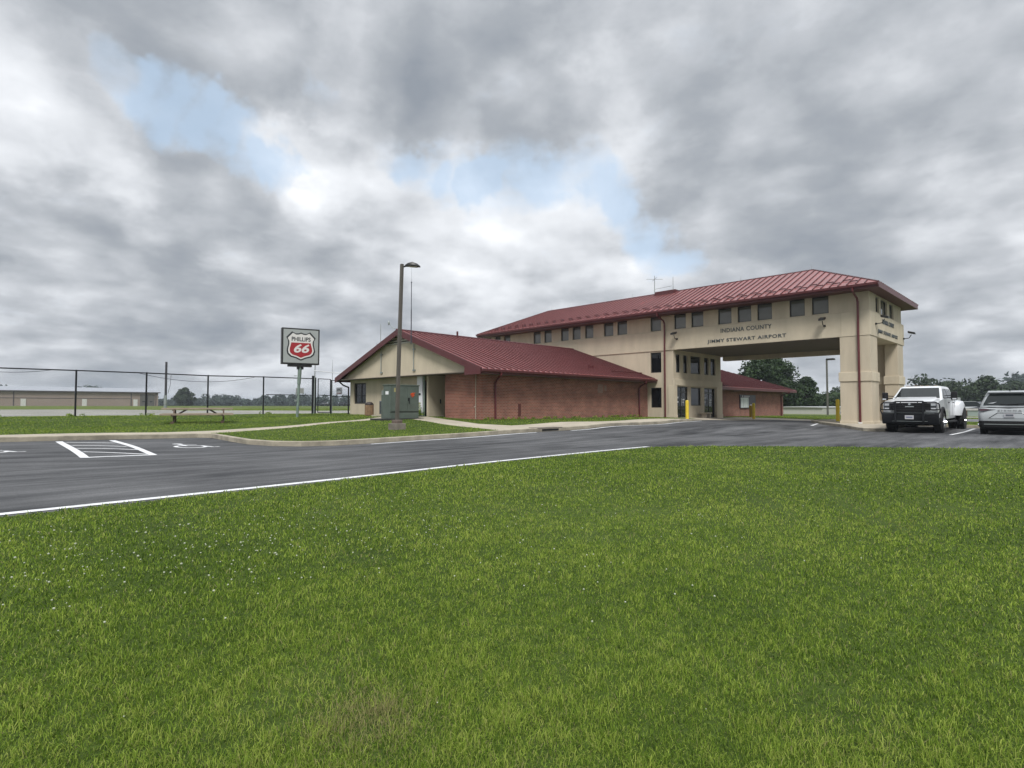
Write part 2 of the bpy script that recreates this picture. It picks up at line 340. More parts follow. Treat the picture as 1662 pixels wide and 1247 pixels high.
# ------------------------------------------------------------------ terrain: one height field, x/y run along the terminal's two axes
CP = np.array([(0,8.1,0),(4,8.1,0),(8,8.1,0),(13,8.3,0),(7,15,0),(11.4,15,0),(16.9,15.7,.09),(24,16,.2),(29.8,15.7,.28),(2.3,20.5,.11),(6.7,20.5,.06),(0,18,.14),(-3,20,.2),
(29,4.6,0),(30,0,0),(24,4,0),(20,8,0),(33.9,7.8,.1),(34,13,.16),(38,14,.16),(41,19,.25),(34,19,.38),(42,8,.12),(45,20,.3),(50,20.9,.25),(58,20.9,.2),(50,12,.12),(40,2,.02),(60,10,.1),
(5,37.3,.60),(17.8,37,.61),(-6,37,.60),(10,30.5,.4),(13.5,31,.5),(18.8,20.9,.5),(22,20.9,.5),(26,20.9,.48),(30,20.9,.46),(18.8,26,.58),(18.8,33.7,.6),(14,24,.42),(11.9,18,.25),(17,18.5,.32),(23,18.5,.33),(29,18.3,.36),(0,30,.45),(3,25.5,.3),(9,24,.3),
(0,0,-.42),(-3,3,-.4),(3,-3,-.42),(4,4,-.3),(8,0,-.3),(12,3,-.12),(0,5,-.15),(5,1,-.35),(18,0,-.1),(20,-6,-.1),(-5,8,-.05),(-8,14,.05),(25,-5,0),(12,-10,-.3),
(20,60,.85),(-10,60,.85),(-40,60,.9),(60,60,.6),(0,100,1.0),(60,100,.9),(-60,150,1.1),(60,180,1.1),(100,20,-.25),(100,60,.3),(120,0,-.1),(200,100,.9),(200,0,.4),(0,200,1.15)], float)
def zt(u, w):
    u = np.atleast_1d(np.asarray(u, float)); w = np.atleast_1d(np.asarray(w, float)); out = np.empty(u.shape)
    for i in range(0, len(u), 20000):
        a, b = u[i:i+20000, None], w[i:i+20000, None]
        d0 = np.hypot(a - 14, b - 14); s = 1.9 + np.maximum(0, d0 - 22) * .22
        q2 = (a - CP[:, 0])**2 + (b - CP[:, 1])**2
        q = np.exp(-q2 / (2 * s * s)) + 1e-9 / (1 + q2)
        out[i:i+20000] = (q * CP[:, 2]).sum(1) / q.sum(1)
    return out
def z1(u, w): return float(zt(u, w)[0])
FRONT = [(-16,7.9),(.4,8.15),(4.5,8.25),(8.3,8.45),(12,8.55),(14.0,8.5),(15.6,7.6),(17.35,5.7),(19.95,3.2),(21.6,1.2),(27,-6),(32,-14)]
K1 = [(-16,22.8),(1.2,21.5),(6.1,21.0),(6.4,20.6),(6.3,18.6),(6.34,17.3),(6.65,16.3),(7.2,15.6),(8.0,15.22),(9.2,15.12),(26,15.12),(29.3,15.35),(31.2,15.8),(33.2,16.2)]
K2 = [(36.2,6.4),(29.75,6.4),(29.55,6.6),(29.65,6.95),(30.5,7.6),(34,9.75),(36.9,11.35),(38.6,11.65),(40.3,11.7)]
K3 = [(36.2,-14),(36.2,6.4)]
ROAD = FRONT + K3 + K2[1:] + [(40.3,15.0),(36.5,16.1)] + K1[::-1]
ISLAND = K2[::-1][:-1] + [(36.2,6.4),(43.5,6.4),(43.5,11.7)]
WALK_DOOR = [(33.2,16.2),(36.5,16.1),(40.3,15.0),(40.3,11.7),(43.5,11.7),(43.5,18.93),(34.3,18.93),(33.9,18.93),(33.9,17.35),(17.25,17.3),(16.9,19.0),(17.6,22.0),(18.7,25.2),(18.1,25.6),(16.9,24.6),(15.6,20.0),(15.0,17.2),(14.6,15.12),(26,15.12),(29.3,15.35),(31.2,15.8)]
WALK_LEFT = [(-16,22.8),(1.2,21.5),(6.1,21.0),(6.5,21.05),(10,22.4),(14,24.35),(17.9,26.3),(17.9,27.3),(13.8,25.3),(9.7,23.35),(7.0,22.35),(1.3,22.85),(-16,24.2)]
APRON = [(-60,39.2),(-10,38.9),(18,38.6),(70,41),(70,47),(24,48),(14,50.5),(7.6,62),(-10,68),(-60,72)]
BACKROAD = [(43.5,-14),(50.5,-14),(50.5,6.0),(43.5,6.0)]
def inpoly(u, w, P):
    u = np.atleast_1d(u); w = np.atleast_1d(w); r = np.zeros(u.shape, bool); n = len(P)
    for i in range(n):
        (x1, y1), (x2, y2) = P[i], P[(i+1) % n]
        c = ((y1 > w) != (y2 > w)) & (u < (x2 - x1) * (w - y1) / ((y2 - y1) if y2 != y1 else 1e-9) + x1)
        r ^= c
    return r
def dline(u, w, P):
    d = np.full(np.atleast_1d(u).shape, 1e9)
    for (x1, y1), (x2, y2) in zip(P[:-1], P[1:]):
        t = np.clip(((u-x1)*(x2-x1) + (w-y1)*(y2-y1)) / ((x2-x1)**2 + (y2-y1)**2), 0, 1)
        d = np.minimum(d, np.hypot(u - x1 - t*(x2-x1), w - y1 - t*(y2-y1)))
    return d
FL = FRONT + [(32,-20),(-16,-20)]
def kfade(u):                                    # the kerb runs out to nothing in front of the doors
    return np.clip((33.0 - np.atleast_1d(u)) / 4.0, 0, 1)
def zr(u, w):                                    # surface height of everything behind the kerbs
    u = np.atleast_1d(np.asarray(u, float)); w = np.atleast_1d(np.asarray(w, float))
    z = zt(u, w)
    d1 = dline(u, w, K1); f1 = np.where(w > 14.5, kfade(u), 0)
    z = z + .125 * np.exp(-(d1 / 3.0)**2) * f1
    d2 = np.minimum(dline(u, w, K2), dline(u, w, K3)); f2 = np.where((w < 11.8) & (u > 29), 1, 0)
    isl = inpoly(u, w, ISLAND)
    z = z + np.where(isl | ((w < 6.4) & (u > 36.1)), .125, 0)
    return z
def surf(u, w):
    u = np.atleast_1d(np.asarray(u, float)); w = np.atleast_1d(np.asarray(w, float))
    flat = inpoly(u, w, ROAD) | inpoly(u, w, FL)
    return np.where(flat, zt(u, w), zr(u, w))
def zs(u, w): return float(surf(u, w)[0])

def make_ground():
    pts, edges = [], []
    def ring(P):
        n0 = len(pts); Q = []
        for i in range(len(P)):
            a, b = Vector(P[i]), Vector(P[(i+1) % len(P)]); k = max(1, int((b - a).length / .8))
            for j in range(k): Q.append(a + (b - a) * j / k)
        pts.extend(Q); n = len(Q)
        edges.extend([(n0 + i, n0 + (i+1) % n) for i in range(n)])
    for P in (ROAD, ISLAND, WALK_DOOR, WALK_LEFT, APRON, BACKROAD): ring(P)
    for x in np.arange(-18, 64, .7):
        for y in np.arange(-18, 52, .7): pts.append(Vector((x + .013 * math.sin(y * 7), y + .017 * math.sin(x * 5))))
    rr = 60.0
    for x in np.arange(-120, 220, 8.0):
        for y in np.arange(-60, 260, 8.0):
            if not (-22 < x < 68 and -22 < y < 56): pts.append(Vector((x + .1, y + .1)))
    for k in range(1, 6):
        rr = 300 * 1.6**k
        for a in range(48): pts.append(Vector((rr * math.cos(a * math.pi / 24), rr * math.sin(a * math.pi / 24))))
    v, e_, f, _, _, _ = delaunay_2d_cdt(pts, edges, [], 0, 1e-4, False)
    V = np.array([(p.x, p.y) for p in v]); F = np.array([tuple(t) for t in f if len(t) == 3])
    c = V[F].mean(1)
    masks = {}
    left = np.ones(len(F), bool)
    for nm, P in (('road', ROAD), ('island', ISLAND), ('walk', WALK_DOOR), ('walk2', WALK_LEFT), ('apron', APRON), ('back', BACKROAD)):
        m = inpoly(c[:, 0], c[:, 1], P) & left; masks[nm] = m; left &= ~m
    fl = inpoly(c[:, 0], c[:, 1], FL) & left; masks['front'] = fl; left &= ~fl; masks['rest'] = left
    zt_all, zr_all = zt(V[:, 0], V[:, 1]), zr(V[:, 0], V[:, 1])
    def mk(name, parts, m):
        vs, fs = [], []
        n = 0
        for p, Z in parts:
            FF = F[masks[p]]; ids, inv = np.unique(FF, return_inverse=True); inv = inv.reshape(-1, 3)
            vs.append(np.column_stack([V[ids], Z[ids]])); fs.append(inv + n); n += len(ids)
        me = bpy.data.meshes.new(name); me.from_pydata(np.vstack(vs).tolist(), [], np.vstack(fs).tolist()); me.update()
        for p in me.polygons:
            p.use_smooth = True
            if p.normal.z < 0: p.flip()
        me.materials.append(m); o = bpy.data.objects.new(name, me); S.collection.objects.link(o); meta(o, kind='structure')
        if name == 'ground':
            me.materials.append(field_ground)
            for p in me.polygons:
                if math.hypot(p.center.x - 12, p.center.y - 14) > 52 or p.center.y > 39: p.material_index = 1
        return o
    mk('ground', [('front', zt_all), ('rest', zr_all)], grass_ground)
    mk('road', [('road', zt_all)], asphalt)
    mk('pavement', [('island', zr_all), ('walk', zr_all)], concrete)
    mk('garden_path', [('walk2', zr_all)], concrete)
    mk('airfield_apron', [('apron', zr_all)], mat('apron_concrete', (.23, .225, .20), .9, var=.15, vscale=.3))
    mk('back_road', [('back', zr_all)], mat('old_asphalt', (.12, .12, .125), .9, var=.15, vscale=.4))
make_ground()

def kerb(name, P, side, fade=None):
    # side: +1 keeps the kerb on the left of the running direction
    Q = []
    for a, b in zip(P[:-1], P[1:]):
        a, b = Vector(a), Vector(b); k = max(1, int((b - a).length / .6))
        for j in range(k): Q.append(a + (b - a) * j / k)
    Q.append(Vector(P[-1])); rings = []
    for i, p in enumerate(Q):
        t = (Q[min(i+1, len(Q)-1)] - Q[max(i-1, 0)]).normalized(); n = Vector((-t.y, t.x)) * side
        h = .142 * (fade(p.x) if fade else 1.0)
        z = z1(p.x, p.y); o2 = p + n * .16; i2 = p + n * .022
        rings.append([(p.x, p.y, z - .2), (p.x, p.y, z + max(h - .02, -.01)), (i2.x, i2.y, z + h), (o2.x - n.x*.015, o2.y - n.y*.015, z + h), (o2.x, o2.y, z + h - .015), (o2.x, o2.y, z - .2)])
    m = MB(); m.loft(rings); o = m.build(name, kerbm, smooth=False); meta(o, kind='structure'); return o
kerb('kerb', K1, 1, lambda x: float(kfade(x)[0]))
kerb('kerb', K2, 1)
kerb('kerb', K3, -1)

# painted lines, draped 4 mm over the road
def stripe(m, P, wd, dz=.006):
    Q = []
    for a, b in zip(P[:-1], P[1:]):
        a, b = Vector(a), Vector(b); k = max(1, int((b - a).length / .35))
        for j in range(k): Q.append(a + (b - a) * j / k)
    Q.append(Vector(P[-1])); prev = None
    for i, p in enumerate(Q):
        t = (Q[min(i+1, len(Q)-1)] - Q[max(i-1, 0)]).normalized(); n = Vector((-t.y, t.x)) * wd / 2
        a, b = p + n, p - n
        cur = ((a.x, a.y, z1(a.x, a.y) + dz), (b.x, b.y, z1(b.x, b.y) + dz))
        if prev: m.quad(prev[0], prev[1], cur[1], cur[0])
        prev = cur
def lines(name, lst):
    m = MB()
    for P, wd in lst: stripe(m, P, wd)
    o = m.build(name, white_paint); meta(o, kind='structure'); return o
for p_ in (0,): pass
lines('edge_line', [([(-16,8.07),(.4,8.32),(4.5,8.42),(8.3,8.62),(12,8.72),(14.1,8.68)], .14), ([(9.0,14.88),(16.2,14.88)], .11), ([(18.3,14.88),(26,14.9),(29.2,15.12),(30.9,15.5)], .11)])
lines('parking_marking', [([(2.08,14.3),(2.42,20.9)], .16), ([(3.42,14.9),(3.66,20.7)], .16), ([(2.51,20.37),(3.48,19.23)], .12), ([(2.41,18.6),(3.4,17.41)], .12), ([(2.32,17.12),(3.43,16.3)], .12), ([(2.26,15.83),(3.35,15.07)], .12), ([(2.10,14.36),(3.45,14.93)], .12), ([(28.3,3.72),(34.6,3.62)], .12), ([(31.9,9.95),(35.6,10.75)], .14)])
def access_symbol(cx, cy):
    m = MB()
    def arc(x, y, r, a0, a1, wd, n=14): stripe(m, [(cx + x + r*math.cos(math.radians(a0+(a1-a0)*i/n)), cy + y + r*math.sin(math.radians(a0+(a1-a0)*i/n))) for i in range(n+1)], wd, .007)
    arc(-.05, -.35, .36, 100, 380, .1)
    arc(-.12, .62, .07, 0, 360, .12)
    stripe(m, [(cx-.12, cy+.45), (cx-.08, cy-.1), (cx+.28, cy-.14), (cx+.42, cy-.62), (cx+.6, cy-.6)], .11, .008)
    stripe(m, [(cx-.1, cy+.22), (cx+.25, cy+.2)], .09, .007)
    o = m.build('access_marking', white_paint); meta(o, kind='structure')
access_symbol(4.85, 17.45); access_symbol(.75, 17.2)
# taxiway lines on the apron
m_ = MB(); stripe(m_, [(-58,48),(4,46)], .3, .02); o_ = m_.build('taxi_line', white_paint); meta(o_, kind='structure')
# kerb inlet
dx, dy = 17.3, 15.12
t_ = thing('storm_drain', 'dark storm drain opening in the concrete kerb before the brick wall', 'storm drain', (dx, dy, z1(dx, dy)))
MB().box(dx-.5, dx+.5, dy-.012, dy+.01, z1(dx,dy)+.03, z1(dx,dy)+.10).build('opening', black_plastic, t_)
MB().box(dx-.75, dx+.75, dy-.004, dy+.5, z1(dx,dy)+.12, z1(dx,dy)+.158).build('cover_slab', concrete_dk, t_, bevel=.008)
# ------------------------------------------------------------------ terminal building
def panel(m, axis, plane, th, a0, a1, z0, z1_, holes=(), inward=1):
    """wall in the plane axis=plane, running a0..a1, thickness th going 'inward' (+1/-1), with rectangular holes (a,b,za,zb)"""
    A = sorted({a0, a1, *[h[0] for h in holes], *[h[1] for h in holes]}); Zs = sorted({z0, z1_, *[h[2] for h in holes], *[h[3] for h in holes]})
    q = plane + th * inward
    def P(a, z, p): return (p, a, z) if axis == 'x' else (a, p, z)
    def hole(a, z): return any(h[0] < a < h[1] and h[2] < z < h[3] for h in holes)
    for i in range(len(A)-1):
        for j in range(len(Zs)-1):
            if hole((A[i]+A[i+1])/2, (Zs[j]+Zs[j+1])/2): continue
            for p in (plane, q): m.quad(P(A[i],Zs[j],p), P(A[i+1],Zs[j],p), P(A[i+1],Zs[j+1],p), P(A[i],Zs[j+1],p))
    for (a, b, c, d) in list(holes) + [(a0, a1, z0, z1_)]:
        m.quad(P(a,c,plane), P(b,c,plane), P(b,c,q), P(a,c,q)); m.quad(P(a,d,plane), P(b,d,plane), P(b,d,q), P(a,d,q))
        m.quad(P(a,c,plane), P(a,d,plane), P(a,d,q), P(a,c,q)); m.quad(P(b,c,plane), P(b,d,plane), P(b,d,q), P(b,c,q))
def window(root, axis, plane, a0, a1, z0, z1_, inward=1, fw=.05, mull=(), pm=None, name='window', set_=.09, hbars=()):
    def bx(m, a, b, c, d, p, q):
        if axis == 'x': m.box(p, q, a, b, c, d)
        else: m.box(a, b, p, q, c, d)
    e = .001; a0 += e; a1 -= e; z0 += e; z1_ -= e
    p, q = plane + inward * set_, plane + inward * (set_ + .06)
    m = MB(); bx(m, a0, a0+fw, z0, z1_, p, q); bx(m, a1-fw, a1, z0, z1_, p, q); bx(m, a0+fw, a1-fw, z1_-fw, z1_, p, q); bx(m, a0+fw, a1-fw, z0, z0+fw, p, q)
    for t in mull: bx(m, t-fw/2, t+fw/2, z0+fw, z1_-fw, p + inward*.002, q)
    for t in hbars: bx(m, a0+fw, a1-fw, t-fw/2, t+fw/2, p + inward*.004, q)
    f = m.build(name, frame_dk, root)
    g = MB(); g1 = plane + inward * (set_ + .03); bx(g, a0+fw*.5, a1-fw*.5, z0+fw*.5, z1_-fw*.5, g1, g1 + inward*.012)
    g.build('pane', pm or pane_up, f); return f
T = thing('terminal_building', 'tan stucco and brick airport terminal with red metal roofs and drive-through portico', 'airport terminal', (33.9, 20.0, .3))
UW = [(10.45,9.61),(11.63,10.82),(13.44,12.6),(14.62,13.8),(15.85,15.0),(17.64,16.82),(18.85,18.02),(20.62,19.82),(23.32,22.5),(24.49,23.66),(26.22,25.44),(27.41,26.63),(28.57,27.79),(30.3,29.52),(31.47,30.68),(34.94,34.15),(36.05,35.35)]
m = MB(); fh = [(b, a, 6.19, 7.14) for a, b in UW]
panel(m, 'x', 33.95, .3, 7.70, 36.5, 6.12, 7.25, fh)
eh = [(35.3,36.0,6.2,7.05),(36.4,37.85,6.2,7.05),(38.35,39.4,6.2,7.05)]
panel(m, 'y', 7.70, .3, 34.252, 41.048, 6.12, 7.25, eh)
panel(m, 'y', 36.5, .3, 34.252, 41.048, 2.5, 7.25, (), -1)
panel(m, 'x', 41.35, .3, 7.7, 36.5, 6.12, 7.25, (), -1)
m.build('upper_wall', stucco, T)
for a, b in UW: window(T, 'x', 33.95, b, a, 6.19, 7.14)
for h in eh: window(T, 'y', 7.70, h[0], h[1], h[2], h[3])
m = MB(); m.box(33.895, 41.75, 7.645, 36.56, 4.83, 6.12); o = m.build('band', stucco2, T, bevel=.02)
m = MB()
for wj in (9.02, 13.0, 17.3, 21.9, 26.9, 31.5): MB().box(33.885, 33.905, wj-.008, wj+.008, 4.84, 6.11).build('control_joint', stucco, T)
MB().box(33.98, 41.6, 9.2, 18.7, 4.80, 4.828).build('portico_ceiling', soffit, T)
MB().box(41.15, 41.7, 9.3, 18.9, 4.5, 4.826).build('rear_beam', stucco, T)
# lower storey left of the portico
m = MB(); lw = [(19.83,20.66,3.38,4.74),(19.84,20.66,1.03,2.37)]
panel(m, 'x', 33.95, .3, 18.95, 36.5, .1, 4.83, lw)
rh = [(34.32,34.9,3.36,4.58),(35.3,35.9,3.36,4.58),(36.3,37.8,3.36,4.58),(38.3,39.0,3.36,4.58),(39.28,40.07,3.36,4.58),(34.32,35.95,.36,2.45),(36.3,37.83,1.16,2.42),(38.25,40.0,.3,2.42)]
panel(m, 'y', 18.95, .3, 34.252, 40.598, .1, 4.83, rh)
panel(m, 'x', 40.9, .3, 18.95, 36.5, .1, 4.83, (), -1)
m.build('lower_wall', stucco, T)
MB().box(33.90, 40.96, 18.86, 19.0, 2.50, 2.93).build('ledge', stucco2, T, bevel=.015)
MB().box(33.88, 34.28, 18.86, 19.3, .2, 2.499).build('corner_pilaster', stucco2, T, bevel=.012); MB().box(40.05, 40.96, 18.87, 19.0, .2, 2.499).build('corner_pilaster', stucco2, T, bevel=.012)
MB().box(33.86, 34.3, 18.84, 19.32, .2, .55).build('plinth', stucco2, T, bevel=.012); MB().box(40.0, 40.99, 18.84, 19.0, .15, .55).build('plinth', stucco2, T, bevel=.012)
for h in lw: window(T, 'x', 33.95, *h, pm=pane_dk)
for h in rh[:5]: window(T, 'y', 18.95, *h, fw=.09, pm=pane_dk)
window(T, 'y', 18.95, *rh[6], fw=.07, pm=pane_dk)
steel = mat('handle_steel', (.5, .5, .5), .3, metal=1)
for h in (rh[5], rh[7]):
    mid = (h[0] + h[1]) / 2
    f = window(T, 'y', 18.95, *h, fw=.07, mull=(mid,), pm=pane_dk, name='door', hbars=(2.08,))
    for s in (-1, 1): MB().cyl((mid + s*.1, 18.98, 1.15), (mid + s*.1, 18.98, 1.65), .018).build('handle', steel, f)
    for (x, z, a, b) in ((h[0]+.3, 1.75, .16, .10), (h[0]+.32, 1.45, .13, .09), (mid+.3, 1.6, .18, .07), (mid+.25, 1.42, .12, .06)): MB().box(x-a/2-.06, x+a/2+.06, 19.055, 19.065, z-b, z+b*.2).build('notice', mat('paper', (.45, .47, .47), .7, var=.2, vscale=9), f)
# interior so the glass is not a void
MB().box(34.4, 40.7, 20.5, 20.52, .3, 4.8).build('interior_wall', mat('interior', (.05, .048, .045), .9), T)
# portico piers
def pier(a0, a1, b0, b1, zb):
    m = MB(); m.box(a0, a1, b0, b1, 2.9, 4.829); m.box(a0-.02, a1+.02, b0-.02, b1+.02, zb, 2.46)
    p = m.build('pier', stucco, T, bevel=.012)
    MB().box(a0-.07, a1+.07, b0-.07, b1+.07, 2.44, 2.93).build('collar', stucco2, p, bevel=.02)
    MB().box(a0-.06, a1+.06, b0-.06, b1+.06, zb-.05, zb+.16).build('base', stucco2, p, bevel=.02)
pier(33.92, 35.35, 7.68, 9.1, .2); pier(40.1, 41.55, 7.68, 8.35, .2)
m = MB(); m.box(40.5, 41.4, 8.44, 10.6, .1, 4.825); pw = m.build('screen_wall', stucco, T)
MB().box(40.44, 41.46, 8.43, 10.66, 2.45, 2.92).build('collar', stucco2, pw, bevel=.015)
# main roof: hip
E0, E1, Wa, Wb, ZE, RU, ZR, RA, RB = 32.95, 42.6, 7.03, 37.3, 7.38, 37.75, 9.53, 11.5, 33.2
def roof_face(m, pts, th=.05): m.slab(pts, (0, 0, -th))
m = MB()
A, B, C_, D_ = (E0,Wa,ZE), (E1,Wa,ZE), (E1,Wb,ZE), (E0,Wb,ZE); P, Q = (RU,RA,ZR), (RU,RB,ZR)
roof_face(m, [A, P, Q, D_]); roof_face(m, [B, C_, Q, P]); roof_face(m, [A, B, P]); roof_face(m, [C_, D_, Q])
roof = m.build('roof', roofm, T)
def seams(m, p0, p1, clipf, up, nrm, step=.41, wd=.04, ht=.05, t0=.2):
    p0, p1 = Vector(p0), Vector(p1); L_ = (p1 - p0).length; d = (p1 - p0) / L_; up = Vector(up); nrm = Vector(nrm).normalized()
    k = t0
    while k < L_:
        b = p0 + d * k; s = clipf(k)
        if s > .05:
            e_ = b + up * s; n = nrm * ht; w_ = d * wd / 2
            m.slab([b - w_, b + w_, e_ + w_, e_ - w_], n)
        k += step
m = MB()
rf, rs = RU - E0, ZR - ZE
up = Vector((rf, 0, rs)); nrm = Vector((-rs, 0, rf))
def cl_front(k):
    y = Wa + k
    if y < RA: return (y - Wa) / (RA - Wa)
    if y > RB: return (Wb - y) / (Wb - RB)
    return 1.0
seams(m, A, D_, lambda k: cl_front(k) * .995, up, nrm)
upe = Vector((0, RA - Wa, ZR - ZE)); nre = Vector((0, -(ZR - ZE), RA - Wa))
seams(m, A, B, lambda k: (k / rf if k < rf else (E1 - E0 - k) / (E1 - RU)) * .99, upe, nre)
upb = Vector((RU - E1, 0, rs)); seams(m, B, C_, lambda k: cl_front(k) * .995, upb, Vector((rs, 0, E1 - RU)), step=.82)
m.build('roof_seams', seamm, roof)
m = MB(); m.tube([A, P, Q, D_], .045, 6); m.tube([B, P], .045, 6); m.tube([C_, Q], .045, 6); m.build('ridge_cap', seamm, roof)
# snow guards: short bars staggered in two rows between the seams
m = MB(); k = .2; i = 0; upn, nn = up.normalized(), nrm.normalized()
while k < Wb - Wa - .5:
    for off in ((.55, .95)[i % 2],):
        if cl_front(k + .2) * up.length > off + .2:
            b = Vector(A) + Vector((0, 1, 0)) * (k + .02) + upn * off + nn * .03
            MB().slab([b, b + Vector((0, .37, 0)), b + Vector((0, .37, 0)) + upn * .035, b + upn * .035], nn * .05).build('snow_guard', trim, roof)
    k += .41; i += 1
# fascia, gutter and soffit
m = MB(); 
for q_ in ((E0-.0, E0+.05, Wa+.02, Wb-.02), (E1-.05, E1, Wa+.02, Wb-.02), (E0+.05, E1-.05, Wa, Wa+.05), (E0+.05, E1-.05, Wb-.05, Wb)): MB().box(*q_, 7.12, ZE-.03).build('fascia', trim, T)
m = MB(); m.prism([(E0-.002,7.36),(E0-.13,7.36),(E0-.12,7.25),(E0-.07,7.20),(E0-.002,7.20)], 'y', Wa, Wb); m.build('gutter', trim, T)
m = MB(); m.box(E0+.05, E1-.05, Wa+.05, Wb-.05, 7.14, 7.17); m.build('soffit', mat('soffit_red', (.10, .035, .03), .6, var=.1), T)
def downspout(pts, mt=pipe_red, r=.055, name='downspout', extra=True):
    m = MB(); m.tube(pts, r, 8)
    for p in pts[1:-1]: m.sphere(p, r*1.05, 8, 6)
    o = m.build(name, mt, T, smooth=True); return o
def ds_main(wv, zb):
    downspout([(32.88,wv,7.22),(32.9,wv,7.05),(33.7,wv,6.78),(33.82,wv,6.6),(33.82,wv,zb)])
ds_main(8.19, .3); ds_main(19.5, .4)
MB().box(33.75, 33.9, 8.1, 8.28, .2, .3).build('drain_boot', mat('white_boot', (.6,.6,.58), .6), T, bevel=.02)
# far-left corner: small pipes under the eave
downspout([(32.95,36.8,7.22),(33.2,36.8,7.0),(33.85,36.8,6.75),(33.85,36.8,5.9)])
# roof hatch curb and antennas on the ridge
m = MB(); m.box(37.3, 38.2, 20.6, 22.3, 9.3, 9.60); cb = m.build('roof_curb', trim, T, bevel=.01)
m = MB(); m.cyl((37,22.1,9.5), (37,22.1,10.75), .03, .02); 
for a in range(4):
    t = math.pi/4 + a*math.pi/2; m.cyl((37,22.1,10.5), (37+.6*math.cos(t),22.1+.6*math.sin(t),10.5), .014)
m.cyl((37,22.1,9.75), (37,20.7,9.8), .012); m.build('antenna', galv, T, label='crossed dipole antenna on the ridge of the upper roof')
MB().cyl((37,20.6,9.5), (37,20.6,10.45), .025, .012).build('antenna', galv, T, label='short upright whip antenna on the ridge of the upper roof')
m = MB()
for wv in (11.6, 16, 24.5, 28.5, 32.8): m.cyl((RU, wv, ZR), (RU, wv, ZR+.35), .012, .005)
for u_ in (E0+.2, E1-.3): m.cyl((u_, Wa+.2, ZE+.02), (u_, Wa+.2, ZE+.3), .01, .005)
m.build('lightning_rod', galv, roof)
# west wing: gable roof running into the facade
GU, EA, EB, GZ, GR, RZ, RW = 18.1, 20.2, 34.4, 2.95, 33.93, 5.45, 27.3
m = MB(); roof_face(m, [(GU,EA,GZ),(GU,RW,RZ),(GR,RW,RZ),(GR,EA,GZ)]); roof_face(m, [(GU,EB,GZ),(GR,EB,GZ),(GR,RW,RZ),(GU,RW,RZ)])
gr = m.build('wing_roof', roofm, T)
m = MB(); upg = Vector((0, RW-EA, RZ-GZ)); ng = Vector((0, -(RZ-GZ), RW-EA)); seams(m, (GU,EA,GZ), (GR,EA,GZ), lambda k: .995, upg, ng, t0=.05)
upg2 = Vector((0, RW-EB, RZ-GZ)); seams(m, (GU,EB,GZ), (GR,EB,GZ), lambda k: .995, upg2, Vector((0, RZ-GZ, EB-RW)), t0=.05)
m.build('roof_seams', seamm, gr)
m = MB(); m.cyl((GU-.05,RW,RZ+.01), (GR,RW,RZ+.01), .06, n=8); m.build('ridge_cap', trim, gr)
m = MB(); m.cyl((22.3,27.05,5.3),(22.3,27.05,5.72), .06); m.build('vent_stack', trim, gr)
m = MB(); b_ = Vector((29.6, 21.4, 3.4))
for i in range(9):
    b = Vector((30.2 + i*.41, 21.25, GZ + (21.25-EA)*(RZ-GZ)/(RW-EA) + .05)); m.slab([b, b+Vector((.37,0,0)), b+Vector((.37,.035,.012)), b+Vector((0,.035,.012))], (0,-.01,.05))
for i in range(3): m.box(28.6+i*.22, 28.68+i*.22, 21.8, 21.88, 3.52, 3.72)
m.build('snow_guard', trim, gr)
m = MB()     # barge boards
for a in (EA-.02, EB+.02):
    m = MB(); m.slab([(GU-.03,a,GZ-.29),(GU-.03,a,GZ+.02),(GU-.03,RW,RZ+.03),(GU-.03,RW,RZ-.30)], (.06,0,0))
    if a < RW: m.slab([(GU-.028,EA-.02,GZ-.28),(GU-.028,EA-.02,GZ),(GU-.028,EA+1.15,GZ+.40),(GU-.028,EA+1.2,GZ-.28)], (.05,0,0))
    else: m.slab([(GU-.028,EB+.02,GZ-.28),(GU-.028,EB+.02,GZ),(GU-.028,EB-.9,GZ+.32),(GU-.028,EB-.8,GZ-.05)], (.05,0,0))
    m.build('barge_board', trim, T)
MB().box(GU+.03, GR, EA, EA+.04, GZ-.25, GZ-.055).build('fascia', trim, T); MB().box(GU+.03, GR, EB-.04, EB, GZ-.25, GZ-.055).build('fascia', trim, T)
m = MB(); m.prism([(EA-.002,GZ-.03),(EA-.13,GZ-.03),(EA-.12,GZ-.13),(EA-.07,GZ-.18),(EA-.002,GZ-.18)], 'x', GU, GR-.05); m.build('gutter', trim, T)
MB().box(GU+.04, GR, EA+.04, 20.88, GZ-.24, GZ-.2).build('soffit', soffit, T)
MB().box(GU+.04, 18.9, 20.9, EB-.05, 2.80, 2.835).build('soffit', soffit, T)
# gable panel (stucco triangle) with louvre
gz0 = 2.84; pu = 18.42
def gzt(w): return GZ - .09 + (RZ - GZ) * (w - EA) / (RW - EA) if w < RW else GZ - .09 + (RZ - GZ) * (EB - w) / (EB - RW)
m = MB(); m.slab([(pu,21.35,gz0),(pu,34.1,gz0),(pu,29.25,gzt(29.25)),(pu,25.35,gzt(25.35)),(pu,21.35,gzt(21.35))], (.38,0,0))
m.build('gable_panel', stucco2, T)
m = MB()
zz = gzt(25.35) + .02; 
while zz < gzt(RW) - .05:
    hw = (gzt(RW) - zz) / (RZ - GZ) * (RW - EA)
    m.box(pu+.02, pu+.1, RW-hw, RW+hw, zz, zz+.085); zz += .145
m.build('louvre', mat('louvre_white', (.5, .48, .43), .6), T)
MB().slab([(pu+.12,25.3,gzt(25.3)),(pu+.12,29.3,gzt(29.3)),(pu+.12,RW,gzt(RW))], (.02,0,0)).build('louvre_back', black_plastic, T)
m = MB()
